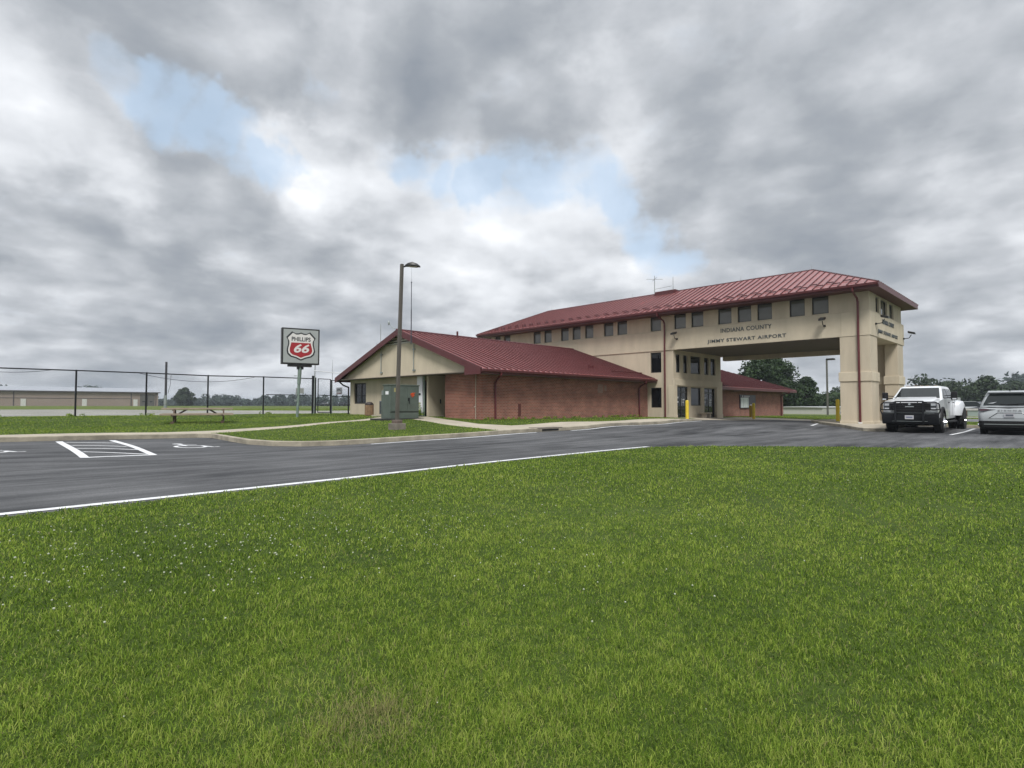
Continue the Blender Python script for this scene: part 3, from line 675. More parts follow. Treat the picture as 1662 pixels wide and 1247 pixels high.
for wv, z0_, z9 in ((29.35,3.1,4.45),(26.05,3.1,4.55)):
    m.cyl((pu-.06,wv,z0_), (pu-.06,wv,z9), .025); m.box(pu-.07, pu, wv-.12, wv+.1, z0_-.02, z0_+.06); m.box(pu-.07, pu, wv-.1, wv+.1, z9-.3, z9-.24)
m.tube([(pu-.06,26.05,4.5),(pu-.1,26.2,4.72),(pu-.15,26.15,5.1)], .015, 6); m.tube([(pu-.06,29.35,4.4),(pu-.1,29.5,4.6),(pu-.25,29.55,4.85)], .015, 6)
m.build('antenna_mount', galv, T)
m = MB(); m.cyl((17.98,25.75,4.5), (17.98,25.75,6.4), .028); m.cyl((17.98,25.75,6.4), (17.98,25.75,7.9), .02); m.cyl((17.98,25.75,7.9), (17.98,25.75,8.7), .006, .003)
m.sphere((17.98,25.75,7.9), .04); m.build('antenna', mat('dark_mast', (.05,.055,.07), .5), T, label='tall slim dark antenna mast rising from the gable')
MB().cyl((20.1,32.2,3.9), (20.1,32.2,6.5), .03, .015).build('antenna', galv, T, label='pale whip antenna on the left slope of the gable roof')
m = MB(); m.tube([(18.0,27.35,5.5),(17.95,27.6,5.62),(17.9,27.75,5.85)], .02, 6); m.sphere((17.88,27.8,5.86), .09, sc=(.6,.6,1.5)); m.build('beacon_light', galv, T)
# wing walls
m = MB(); panel(m, 'y', 20.9, .3, 19.102, 33.95, .2, 2.86); panel(m, 'x', 18.8, .3, 20.9, 23.8, .2, 2.86); m.build('brick_wall', brick, T)
m = MB(); wh = [(31.75,33.25,1.28,2.6)]
panel(m, 'x', 18.8, .3, 26.0, 33.7, .3, 2.86, wh); panel(m, 'y', 33.7, .3, 19.102, 33.95, .3, 2.9, (), -1)
m.build('gable_wall', stucco, T)
window(T, 'x', 18.8, *wh[0], fw=.08, mull=(32.45,), pm=pane_dk)
m = MB(); m.box(18.8, 21.0, 25.28, 25.42, .3, 2.84); m.box(20.6, 20.9, 23.8, 25.3, .3, 2.84); m.box(19.2, 20.9, 23.65, 23.8, .3, 2.84); m.build('entry_wall', stucco, T)
MB().box(20.3, 20.36, 25.26, 25.279, 1.35, 1.55).build('door_bell', black_plastic, T)
MB().box(19.6, 19.66, 25.235, 25.278, 1.28, 1.52).build('keypad', black_plastic, T)
MB().box(19.4, 19.46, 25.43, 26.0, .35, 2.8).build('service_door', mat('grey_door', (.22,.24,.24), .5), T)
MB().box(18.74, 18.8, 25.75, 26.25, .5, 2.82).build('white_column', white_plain, T, bevel=.01)
MB().box(18.70, 18.75, 25.9, 26.1, 1.75, 1.85).build('junction_box', black_plastic, T)
m = MB(); m.cyl((18.72,25.55,.45), (18.72,25.55,2.82), .05); m.build('downspout', green_pole, T, smooth=True)
def ds_wing(u_, zb, mt=pipe_red): downspout([(u_,20.12,2.80),(u_,20.15,2.66),(u_+.25,20.72,2.45),(u_+.25,20.82,2.3),(u_+.25,20.82,zb)], mt, .05)
ds_wing(19.4, .5); ds_wing(32.55, .4)
m = MB(); m.cyl((18.75,21.3,.5), (18.75,21.3,2.8), .018); m.cyl((18.73,21.3,1.1), (18.66,21.3,1.1), .03); m.build('conduit', concrete, T)
downspout([(18.3,34.3,2.75),(18.5,34.1,2.5),(18.72,33.78,2.35),(18.72,33.78,.6)], frame_dk, .05)
m = MB(); m.box(28.3, 28.8, 20.878, 20.9, 1.95, 2.45); m.box(28.95, 29.2, 20.878, 20.9, 2.1, 2.42); m.build('faded_patch', mat('faded_brick', (.26,.17,.14), .9, var=.2, vscale=8), T)
MB().box(21.35, 21.55, 20.875, 20.9, .62, 1.25).build('repair_patch', mat('dark_brick', (.10,.03,.025), .9, var=.2), T)
# east wing with hip end
EU, EZ, SL = 60.4, 2.70, .385
m = MB(); rz2 = EZ + 7.1*SL
roof_face(m, [(41.0,20.2,EZ),(EU,20.2,EZ),(EU-7.1,27.3,rz2),(41.0,27.3,rz2)]); roof_face(m, [(EU,20.2,EZ),(EU,34.4,EZ),(EU-7.1,27.3,rz2)]); roof_face(m, [(41,34.4,EZ),(41,27.3,rz2),(EU-7.1,27.3,rz2),(EU,34.4,EZ)])
er = m.build('wing_roof', roofm, T)
m = MB(); seams(m, (41.0,20.2,EZ), (EU,20.2,EZ), lambda k: min(1, (EU-41-k)/7.1), (0,7.1,rz2-EZ), (0,-(rz2-EZ),7.1)); m.build('roof_seams', seamm, er)
m = MB(); m.box(41.0, EU, 20.14, 20.2, EZ-.25, EZ-.02); m.box(EU-.05, EU, 20.2, 34.4, EZ-.25, EZ-.055); m.build('gutter', trim, T)
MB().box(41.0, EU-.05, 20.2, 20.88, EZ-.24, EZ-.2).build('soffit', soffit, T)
m = MB(); panel(m, 'y', 20.9, .3, 41.0, 58.498, .0, 2.55); panel(m, 'x', 58.8, .3, 20.9, 33.7, .0, 2.55, (), -1); m.build('brick_wall', brick, T)
downspout([(58.2,20.1,2.55),(58.2,20.15,2.4),(58.1,20.75,2.2),(58.1,20.82,2.05),(58.1,20.82,.1)])
# lettering and floodlights
def text_mesh(name, s, size, mt, parent, M4, ext=.015, xs=1.0, off=0.0, shear=0.0, align='CENTER', space=1.0):
    cu = bpy.data.curves.new(name, 'FONT'); cu.body = s; cu.size = size; cu.extrude = ext; cu.offset = off; cu.shear = shear; cu.align_x = align; cu.align_y = 'CENTER'; cu.space_character = space; cu.resolution_u = 3
    ob = bpy.data.objects.new(name, cu); S.collection.objects.link(ob); bpy.context.view_layer.update()
    me = bpy.data.meshes.new_from_object(ob.evaluated_get(bpy.context.evaluated_depsgraph_get())); S.collection.objects.unlink(ob); bpy.data.objects.remove(ob)
    off_ = ORG[parent.name]
    me.transform(Matrix.Translation(-off_) @ M4 @ Matrix.Diagonal((xs, 1, 1, 1)))
    me.materials.clear(); me.materials.append(mt)
    o = bpy.data.objects.new(name, me); S.collection.objects.link(o); o.parent = parent; ORG[o.name] = off_; return o
def face_x(x, y, z): return Matrix(((0,0,-1,x),(-1,0,0,y),(0,1,0,z),(0,0,0,1)))     # text on a wall facing -x (reads towards -y)
def face_y(x, y, z): return Matrix(((1,0,0,x),(0,0,-1,y),(0,1,0,z),(0,0,0,1)))      # text on a wall facing -y (reads towards +x)
def fit_text(s, width, size, parent, M4, mt=letterm, ext=.02, off=.006, name='lettering'):
    o = text_mesh(name, s, size, mt, parent, M4 @ Matrix.Identity(4), ext, 1.0, off)
    return o
def text_fit(s, width, height, mt, parent, M4, ext=.008, off=.003, name='lettering', shear=0.0, space=1.0):
    cu = bpy.data.curves.new('t', 'FONT'); cu.body = s; cu.size = 1; cu.offset = off / height * .7; cu.shear = shear; cu.space_character = space
    ob = bpy.data.objects.new('t', cu); S.collection.objects.link(ob); bpy.context.view_layer.update(); d = ob.dimensions.copy(); bpy.data.objects.remove(ob)
    size = height / d.y; xs = width / (d.x * size)
    return text_mesh(name, s, size, mt, parent, M4, ext, xs, off / height * .7 * size, shear, 'CENTER', space)
text_fit('INDIANA COUNTY', 3.06, .255, letterm, T, face_x(33.882, 14.15, 5.765), .008, .006, space=1.12)
text_fit('JIMMY STEWART AIRPORT', 4.72, .265, letterm, T, face_x(33.882, 14.16, 5.17), .008, .006, space=1.12)
text_fit('INDIANA COUNTY', 2.75, .255, letterm, T, face_y(37.75, 7.632, 5.765), .008, .006, space=1.12)
text_fit('JIMMY STEWART AIRPORT', 4.6, .265, letterm, T, face_y(37.7, 7.632, 5.17), .008, .006, space=1.12)
lamp_glass = mat('lamp_lens', (.25, .24, .2), .3)
def flood(p, d):
    p, d = Vector(p), Vector(d); m = MB(); m.box(p.x-.05, p.x+.05, p.y-.05, p.y+.05, p.z-.05, p.z+.05)
    a = p + d*.28 + Vector((0,0,.02)); b = p + d*.4 + Vector((0,0,.22)); m.tube([p, a, b], .022, 6)
    f = m.build('floodlight', frame_dk, T)
    s = Vector((-d.y, d.x, 0)); c = b + Vector((0,0,.06)); k = d*.16 - Vector((0,0,.05))
    q = [c - s*.14 - k, c + s*.14 - k, c + s*.14 + k*1.2, c - s*.14 + k*1.2]; MB().slab(q, (0,0,.12)).build('lamp_head', frame_dk, f, bevel=.01)
    return f
flood((33.86, 18.62, 5.52), (-1,0,0)); flood((33.86, 9.8, 5.5), (-1,0,0)); flood((34.9, 7.62, 5.5), (0,-1,0)); flood((41.5, 7.62, 5.25), (0,-1,0))
# notice board on the east wing
nb = MB().box(48.6, 51.9, 20.82, 20.895, .95, 2.12).build('notice_board', mat('board_dark', (.03,.02,.04), .4), T)
MB().box(48.72, 50.3, 20.80, 20.82, 1.0, 1.86).build('poster', mat('poster_white', (.55,.57,.56), .5, var=.12, vscale=5), nb)
m = MB(); m.box(50.05, 50.08, 20.79, 20.80, 1.02, 1.84); m.box(49.2,49.22,20.79,20.80,1.05,1.8); m.build('poster_fold', mat('fold', (.35,.36,.36), .6), nb)
m = MB(); m.cyl((49.1,20.81,1.98),(49.1,20.80,1.98), .09, n=10); m.box(49.4,50.6,20.805,20.82,1.98,2.04); m.box(49.4,50.4,20.805,20.82,1.9,1.95); m.box(50.6,51.5,20.805,20.82,1.2,1.26); m.build('poster_print', mat('print_pale', (.5,.45,.5), .6), nb)
# ------------------------------------------------------------------ roof sign on a pole
def sign():
    x, y = 14.45, 31.9; z = zs(x, y)
    ang = math.radians(-14)                       # panel runs a little off the x axis
    t = thing('fuel_brand_sign', 'square white sign with a red and black 66 shield on a tall pale green pole', 'sign', (x, y, z), ang, local=True)
    m = MB(); m.cyl((0,0,-.1), (.07,0,1.9), .075, .075, 12); m.cyl((.07,0,1.9), (.12,0,2.95), .1, .11, 12); m.build('pole', green_pole, t, smooth=True)
    for q_ in ((-.1,-.06,-.14,0,1.25,1.4), (-.16,-.06,-.12,0,.9,1.0), (-.2,-.06,-.05,0,2.35,2.39)): MB().box(*q_).build('fitting', galv, t)
    m = MB(); m.box(-.55,.75,-.16,.16,2.90,3.03); m.box(-.05,.3,-.1,.1,2.75,2.9); m.build('bracket', frame_dk, t)
    c = Vector((.12, 0, 4.07)); h = 1.035
    cab = MB().box(c.x-h, c.x+h, -.2, .2, c.z-h, c.z+h).build('cabinet', frame_dk, t, bevel=.015)
    MB().box(c.x-h+.08, c.x+h-.08, -.206, -.19, c.z-h+.08, c.z+h-.08).build('face', mat('sign_face', (.31,.33,.325), .4, var=.05, vscale=1), cab)
    k = .00430
    half = [(0,168),(30,156),(62,153),(106,176),(172,104),(152,66),(149,25),(160,-22),(166,-60),(156,-102),(122,-133),(62,-150),(0,-178)]
    hr = [(0,44),(124,44),(129,18),(141,-30),(144,-60),(134,-93),(106,-117),(54,-132),(0,-156)]
    def full(hh, s=1): return [(a*s, b*s) for a, b in hh] + [(-a*s, b*s) for a, b in hh[::-1] if a]
    def relief(hh, s, d0, d1, nm, mt, dz=0):
        P = full(hh, s); m = MB(); m.slab([(c.x + a*k, -d0, c.z + .01 + b*k) for a, b in P], (0, d0-d1, 0)); return m.build(nm, mt, cab)
    relief(half, 1.09, .206, .212, 'shield_border', mat('sign_black', (.012,.014,.018), .4))
    relief(half, .985, .212, .216, 'shield_white', mat('sign_white', (.62,.60,.58), .4))
    relief(hr, 1.0, .216, .220, 'shield_red', mat('sign_red', (.30,.012,.018), .4))
    text_fit('PHILLIPS', 1.04, .245, MATS['sign_black'], cab, Matrix(((1,0,0,c.x),(0,0,-1,-.218),(0,1,0,c.z+.395),(0,0,0,1))), .003, .008, 'lettering')
    text_fit('66', .86, .50, MATS['sign_white'], cab, Matrix(((1,0,0,c.x-.02),(0,0,-1,-.222),(0,1,0,c.z-.155),(0,0,0,1))), .003, .02, 'numerals', .25)
sign()
# ------------------------------------------------------------------ chain-link fence with a gate
def chain(m, p0, p1, z0, z1_, sp=.075, r=.0011):
    p0, p1 = Vector(p0), Vector(p1); Ln = (p1-p0).length; d = (p1-p0)/Ln; H = z1_-z0; n = Vector((-d.y, d.x, 0))
    k = -H
    while k < Ln:
        for s in (0, 1):
            a, b = k, k + H; za, zb = (z0, z1_) if s == 0 else (z1_, z0)
            if a < 0: za += (zb-za)*(-a)/H; a = 0
            if b > Ln: zb -= (zb-za)*(b-Ln)/max(b-a,1e-6); b = Ln
            if b - a > .02:
                A = p0 + d*a + Vector((0,0,za)); B = p0 + d*b + Vector((0,0,zb)); u_ = (B-A).normalized().cross(n) * r; nn = n * r
                m.add([A+u_, A-u_*.5+nn, A-u_*.5-nn, B+u_, B-u_*.5+nn, B-u_*.5-nn], [(0,1,4,3),(1,2,5,4),(2,0,3,5)])
        k += sp
blackwire = mat('black_vinyl_wire', (.02,.022,.025), .6)
posts = [-11.4,-8.15,-4.9,-1.6,1.65,4.98,8.18,11.4,14.72]
FW = 37.5
t = thing('chain_link_fence', 'tall black chain-link fence with thin posts behind the picnic table', 'fence', (5, FW, .66))
for u_ in posts: MB().cyl((u_,FW,zs(u_,FW)-.1), (u_,FW,zs(u_,FW)+2.46), .045, n=10).build('post', black_metal, t, smooth=True)
m = MB(); m.tube([(u_,FW,zs(u_,FW)+2.42) for u_ in posts+[18.0]], .032, 8); m.build('top_rail', black_metal, t, smooth=True)
MB().cyl((14.9,FW,zs(15,FW)+1.28), (18.0,FW,zs(18,FW)+1.28), .024, n=8).build('mid_rail', black_metal, t, smooth=True)
m = MB()
for a, b in zip(posts, posts[1:]+[18.0]): chain(m, (a,FW,0), (b,FW,0), zs(a,FW)+.06, zs(a,FW)+2.4)
m.build('wire_mesh', blackwire, t)
m = MB()
def sag(a, za, b, zb, s, n=14): return [(a+(b-a)*i/n, FW+.05, za+(zb-za)*i/n - s*4*(i/n)*(1-i/n)) for i in range(n+1)]
m.tube(sag(.5,2.95,4.2,3.05,.18), .012, 5); m.build('loose_wire', black_metal, t)
MB().tube(sag(7.6,3.05,14.2,3.0,.42,20), .012, 5).build('loose_wire', black_metal, t)
MB().tube(sag(-5,3.05,.5,2.95,.25), .012, 5).build('loose_wire', black_metal, t)
# gate
gz = zs(18.2, 37.5)
t = thing('fence_gate', 'narrow black chain-link gate between the thick fence post and the terminal', 'gate', (18.2, 37.4, gz))
m = MB(); m.box(18.02,18.14,FW-.06,FW+.06,gz-.1,gz+2.62); m.cyl((18.24,FW-.05,gz-.1),(18.24,FW-.05,gz+2.5), .05); m.build('gate_post', black_metal, t)
g0, g1 = (18.38, 37.35), (19.42, 37.6)
lf = MB()
for p in (g0, g1): lf.cyl((p[0],p[1],gz+.08), (p[0],p[1],gz+2.42), .032)
for z_ in (.08,1.28,2.42): lf.cyl((g0[0],g0[1],gz+z_), (g1[0],g1[1],gz+z_), .026)
lf = lf.build('gate_leaf', black_metal, t, smooth=True)
m = MB(); chain(m, (g0[0],g0[1],0), (g1[0],g1[1],0), gz+.1, gz+2.4); m.build('wire_mesh', blackwire, lf)
p0, p1 = (18.80, 36.3), (19.0, 34.2)
m = MB(); m.cyl((p0[0],p0[1],gz-.1), (p0[0],p0[1],gz+2.32), .055); m.build('gate_post', black_metal, t, smooth=True)
t = thing('short_fence', 'short black chain-link fence section carrying the EPIC sign next to the gable wall', 'fence', (18.9, 35, gz))
q0, q1 = (18.85,36.2), (18.85,33.9)
m = MB()
for z_ in (1.18,2.28): m.cyl((q0[0],q0[1],gz+z_), (q1[0],q1[1],gz+z_), .026)
m.build('rail', black_metal, t, smooth=True); m = MB(); chain(m, (q0[0],q0[1],0), (q1[0],q1[1],0), gz+.05, gz+2.25); m.build('wire_mesh', blackwire, t)
def fsign(x, y, z, w, h, axis, label, name, txt=None, rim=(.3,.25,.27)):
    t = thing(name, label, 'sign', (x, y, z))
    if axis == 'x':
        b = MB().box(x-.02, x, y-w/2, y+w/2, z-h/2, z+h/2).build('board', mat(name+'_board', (.30,.31,.33), .5, var=.2, vscale=6), t); f = face_x
        dx_ = (-.024, 0)
    else:
        b = MB().box(x-w/2, x+w/2, y-.02, y, z-h/2, z+h/2).build('board', mat(name+'_board', (.30,.31,.30), .5, var=.2, vscale=6), t); f = face_y
        dx_ = (0, -.024)
    if txt:
        for s, a, b_, dz in txt: text_fit(s, a, b_, MATS['sign_black'] if s == 'EPIC' else mat('sign_maroon', (.12,.03,.04), .5), b, f(x+dx_[0], y+dx_[1], z+dz), .002, .006)
    return b
fsign(18.80, 35.15, 2.15, .78, .46, 'x', 'small pinkish grey EPIC sign hanging on the short fence section', 'fence_sign', [('EPIC', .58, .17, .06)])
m = MB(); m.box(18.775, 18.78, 34.85, 35.45, 1.95, 1.98); m.box(18.775, 18.78, 34.9, 35.4, 2.0, 2.02); m.build('small_print', MATS['sign_maroon'] if 'sign_maroon' in MATS else mat('sign_maroon', (.12,.03,.04), .5), [o for o in S.objects if o.name.startswith('fence_sign')][0])
fsign(17.12, 37.44, 2.17, .55, .36, 'y', 'small blank pale grey sign on the fence beside the fuel sign pole', 'warning_sign')
# pale gate mast with its arm
t = thing('gate_mast', 'slim pale pole with a horizontal arm standing at the gate', 'pole', (17.85, 37.0, gz))
MB().cyl((17.9,36.95,gz-.1), (17.95,36.95,4.15), .035, n=8).build('pole', galv, t, smooth=True)
MB().cyl((17.85,36.95,3.55), (19.5,35.9,3.38), .028, n=8).build('arm', mat('white_pipe', (.6,.62,.64), .5), t, smooth=True)
t = thing('whip_antenna', 'short dark whip antenna seen just left of the gable eave', 'antenna', (19.25, 36.9, gz)); MB().cyl((19.3,37.1,gz), (19.3,37.1,3.4), .02).build('mast', galv, t); MB().cyl((19.3,37.1,3.4), (19.3,37.1,4.36), .018, .006).build('whip', galv, t)
# utility pole beyond the fence
x, y = 13.3, 54.5; z = zs(x, y)
t = thing('utility_pole', 'dark slim utility pole on a pale base beyond the chain-link fence', 'utility pole', (x, y, z))
MB().cyl((x,y,z-.2), (x-.02,y,z+1.2), .13, .12, 8).build('base', galv, t, smooth=True); MB().cyl((x,y,z+1.2), (x,y,4.85), .095, .085, 8).build('shaft', mat('dark_pole', (.035,.035,.04), .7), t, smooth=True)
m = MB(); m.tube([(x+.1,y-.05,3.9),(x+.35,y-.1,3.8),(x+.3,y-.1,2.9),(x+.15,y-.05,2.2)], .015, 5); m.build('cable_loop', black_metal, t)
# ------------------------------------------------------------------ lamp posts
x, y = 12.2, 18.35; z = zs(x, y)
t = thing('street_lamp', 'tall bronze lamp post on a concrete block in front of the gable building', 'street lamp', (x, y, z))
MB().box(x-.24, x+.24, y-.24, y+.24, z-.2, z+.24).build('footing', concrete_dk, t, bevel=.02); MB().box(x-.15, x+.15, y-.15, y+.15, z+.235, z+.37).build('base_cover', mat('rusty_base', (.12,.09,.075), .8, var=.3, vscale=6), t, bevel=.02)
tx, ty = x + .10, y - .10
m = MB(); m.loft([[(cx_0+a*s, cy_0+b*s, zz_) for a, b in ((-1,-1),(1,-1),(1,1),(-1,1))] for cx_0, cy_0, zz_, s in ((x,y,z+.36,.062),(x+.03,y-.03,z+2.4,.060),(tx,ty,z+6.32,.055))]); m.build('pole', bronze, t, bevel=.01)
hx, hy = .707, -.707
m = MB(); m.tube([(tx,ty,z+6.2),(tx+.25*hx,ty+.25*hy,z+6.27)], .035, 8)
def hp(a, b, c): return (tx + hx*a - hy*b*1.0, ty + hy*a + hx*b, z + c)
m.loft([[hp(a,-w,zz_), hp(a,w,zz_), hp(a,w*.8,zz_+h), hp(a,-w*.8,zz_+h)] for a, w, zz_, h in ((.12,.06,6.22,.06),(.25,.15,6.24,.10),(.42,.19,6.245,.13),(.60,.15,6.22,.09),(.70,.07,6.20,.04))]); hd = m.build('lamp_head', frame_dk, t, bevel=.012)
m = MB(); m.slab([hp(.27,-.12,6.236), hp(.58,-.12,6.214), hp(.58,.12,6.214), hp(.27,.12,6.236)], (0,0,-.012)); m.build('lens', mat('lamp_lens2', (.22,.22,.2), .3), hd)
x, y = 66.6, 19.15; z = zs(x, y)
t = thing('street_lamp', 'distant dark lamp post with a flat head seen through the portico', 'street lamp', (x, y, z))
MB().cyl((x,y,z-.5), (x,y,6.1), .11, .09, 8).build('pole', mat('pole_grey', (.09,.09,.075), .7), t, smooth=True); MB().box(x-.1, x+.45, y-.72, y+.05, 6.02, 6.2).build('lamp_head', frame_dk, t, bevel=.03)
# ------------------------------------------------------------------ transformer, cabinets, air conditioner, bin
x, y, z = 15.46, 23.86, .53
t = thing('transformer_cabinet', 'large green steel electrical cabinet with orange graffiti in front of the gable wall', 'electrical cabinet', (x, y, z))
MB().box(x-.5, x+1.95, y-.12, y+1.0, z-.35, z-.0).build('pad', mat('pad_dark', (.03,.032,.028), .9, var=.3), t, bevel=.01)
bd = MB().box(x, x+1.7, y, y+.62, z+.0, z+1.66).build('body', green_box, t, bevel=.012)
m = MB(); m.box(x-.03, x+1.73, y-.03, y+.66, z+1.62, z+1.68); m.build('lid', green_box, t, bevel=.01)
for a, b in ((.07,.98),(1.0,1.64)): MB().box(x+a, x+b, y-.02, y-.0, z+.36, z+1.58).build('door', green_box, t, bevel=.006)
m = MB(); m.box(x+1.03, x+1.10, y-.07, y-.02, z+.86, z+1.02); m.cyl((x+1.065,y-.06,z+.86),(x+1.11,y-.06,z+.72), .012); m.build('latch', black_metal, t)
m = MB(); m.box(x+.0, x+1.7, y-.008, y-.0, z+.30, z+.325); m.build('seam', black_metal, t)
orange = mat('orange_spray', (.55,.07,.01), .6)
m = MB()
for a, b, c, d in ((1.18,1.22,1.38,1.19),(1.3,1.28,1.34,1.08),(1.22,1.24,1.44,1.26),(1.25,1.12,1.42,1.16),(1.18,1.18,1.3,1.2),(1.2,1.14,1.3,1.05)): m.cyl((x+a,y-.022,z+b),(x+c,y-.022,z+d), .02, n=6)
m.build('graffiti', orange, bd); MB().box(x+.2, x+.3, y-.024, y-.02, z+1.3, z+1.5).build('warning_label', mat('label_yellow', (.30,.27,.12), .5), bd); MB().box(x-.006, x-.0, y+.15, y+.42, z+1.18, z+1.34).build('paper_label', white_plain, bd)
m = MB(); m.box(x+1.7, x+1.76, y+.1, y+.5, z+.9, z+1.35); m.build('side_box', green_box, t)
t = thing('meter_cabinet', 'smaller green metal box tucked behind the left end of the large green cabinet', 'electrical cabinet', (15.9, 24.7, .5))
MB().box(15.62, 16.5, 24.56, 24.92, .45, 1.70).build('body', green_box, t, bevel=.01); MB().box(15.62, 15.68, 24.7, 24.9, 1.70, 1.92).build('meter', galv, t); MB().box(15.7,15.9,24.6,24.75,1.70,1.95).build('meter_box', green_box, t)
x, y = 17.5, 27.5; z = zs(x, y)
t = thing('air_conditioner', 'grey outdoor air conditioner unit by the gable wall beside the green cabinet', 'air conditioner', (x, y, z))
MB().box(x-.45, x+.75, y-1.2, y+.7, z-.15, z+.07).build('pad', concrete, t, bevel=.01)
bd = MB().box(x-.25, x+.5, y-.75, y+.22, z+.12, z+.86).build('body', mat('ac_grey', (.10,.11,.125), .5), t, bevel=.02)
m = MB()
for i in range(9): m.box(x-.262, x-.25, y-.7, y+.17, z+.18+i*.072, z+.205+i*.072)
m.build('grille', black_plastic, bd); MB().box(x-.266, x-.262, y-.12, y-.04, z+.66, z+.74).build('badge', white_plain, bd)
x, y = 17.75, 29.6; z = zs(x, y)
t = thing('litter_bin', 'brown slatted litter bin with a domed dark lid against the gable wall', 'litter bin', (x, y, z))
MB().cyl((x,y,z), (x,y,z+.62), .21, .225, 20).build('liner', mat('bin_liner', (.04,.03,.025), .8), t, smooth=True)
m = MB()
for i in range(16):
    a = i*math.pi/8; c, s = math.cos(a), math.sin(a); p = Vector((x+c*.235, y+s*.235, z+.03)); tt = Vector((-s, c, 0))*.038; nn = Vector((c, s, 0))*.02
    m.slab([p-tt, p+tt, p+tt+Vector((0,0,.6)), p-tt+Vector((0,0,.6))], nn)
m.build('slats', mat('bin_wood', (.24,.15,.085), .8, var=.2, vscale=5), t)
m = MB(); m.cyl((x,y,z+.63),(x,y,z+.69), .25, .25, 20); m.sphere((x,y,z+.69), .24, 20, 8, (1,1,.55)); m.build('lid', mat('bin_lid', (.03,.022,.02), .6), t, smooth=True)
# ------------------------------------------------------------------ picnic table
def picnic():
    x, y = 8.3, 28.6; z = zs(x, y)+.02
    t = thing('picnic_table', 'weathered wooden picnic table with attached benches on the grass', 'picnic table', (x, y, z), math.radians(-45+27), local=True)
    Lh = 1.42
    for i in range(5): MB().box(-Lh, Lh, -.37+i*.149, -.37+i*.149+.14, .57, .65).build('plank', wood, t, bevel=.006)
    for s in (-1, 1):
        b = MB()
        for i in range(2): b.box(-Lh-.02, Lh+.02, s*.74-.14+i*.145, s*.74-.14+i*.145+.137, .32, .40)
        b.build('bench', wood, t, bevel=.006)
    for s in (-1, 1):
        e = MB(); xx = s*.98
        e.box(xx-.025, xx+.025, -.88, .88, .27, .36); e.box(xx-.02, xx+.02, -.36, .36, .52, .61)
        for q_ in (-1, 1):
            e.slab([(xx+.03, q_*.26, .60), (xx+.03, q_*.38, .60), (xx+.03, q_*.72, .0), (xx+.03, q_*.60, .0)], (.06, 0, 0))
            e.box(xx-.05, xx+.08, q_*.66-.07, q_*.66+.07, -.06, .05)
        e.build('leg_frame', wood_red, t)
        b = MB(); b.slab([(xx-s*.05, -.045, .30), (xx-s*.15, -.045, .30), (s*.35-s*.02, -.045, .61), (s*.35+s*.12, -.045, .61)], (0,.09,0)); b.build('brace', wood_red, t)
picnic()
# ------------------------------------------------------------------ bollards
def bollard(x, y, label, mt, h=1.12):
    z = zs(x, y); t = thing('bollard', label, 'bollard', (x, y, z), group='yellow bollards at the portico')
    m = MB(); m.cyl((x,y,z-.1), (x,y,z+h-.06), .10, .10, 16); m.build('post', mt, t, smooth=True)
    m = MB(); m.sphere((x,y,z+h-.07), .10, 16, 8, (1,1,.75)); m.build('cap', mt, t, smooth=True)
    return t
bollard(31.5, 16.7, 'yellow bollard standing in front of the glass entrance doors', yellow)
b2 = bollard(41.0, 16.6, 'yellow bollard between the portico and the notice board', yellow, 1.12)
MB().box(40.95, 41.2, 16.75, 16.9, zs(41,16.6)+.1, zs(41,16.6)+.95).build('side_plate', yellow2, b2, bevel=.02)
b3 = bollard(36.8, 10.05, 'yellow bollard right beside the portico pier', yellow, 1.28)
MB().cyl((36.8,9.98,.75), (36.85,9.75,.75), .04).build('fitting', white_plain, b3)
# small concrete bench by the doors
x, y = 37.7, 18.55; z = zs(x, y)
t = thing('concrete_bench', 'small pale concrete bench between the two glass doors', 'bench', (x, y, z))
MB().box(x-.55, x+.5, y-.2, y+.2, z+.33, z+.41).build('seat', mat('pale_concrete', (.42,.36,.28), .9), t, bevel=.01)
for a in (-.32, .3): MB().slab([(x+a-.12, y-.15, z), (x+a+.14, y-.15, z), (x+a+.08, y-.15, z+.33), (x+a-.08, y-.15, z+.33)], (0,.3,0)).build('leg', MATS['pale_concrete'], t)
MB().box(x-.3, x+.45, y-.28, y+.28, z-.02, z+.05).build('foot', MATS['pale_concrete'], t)
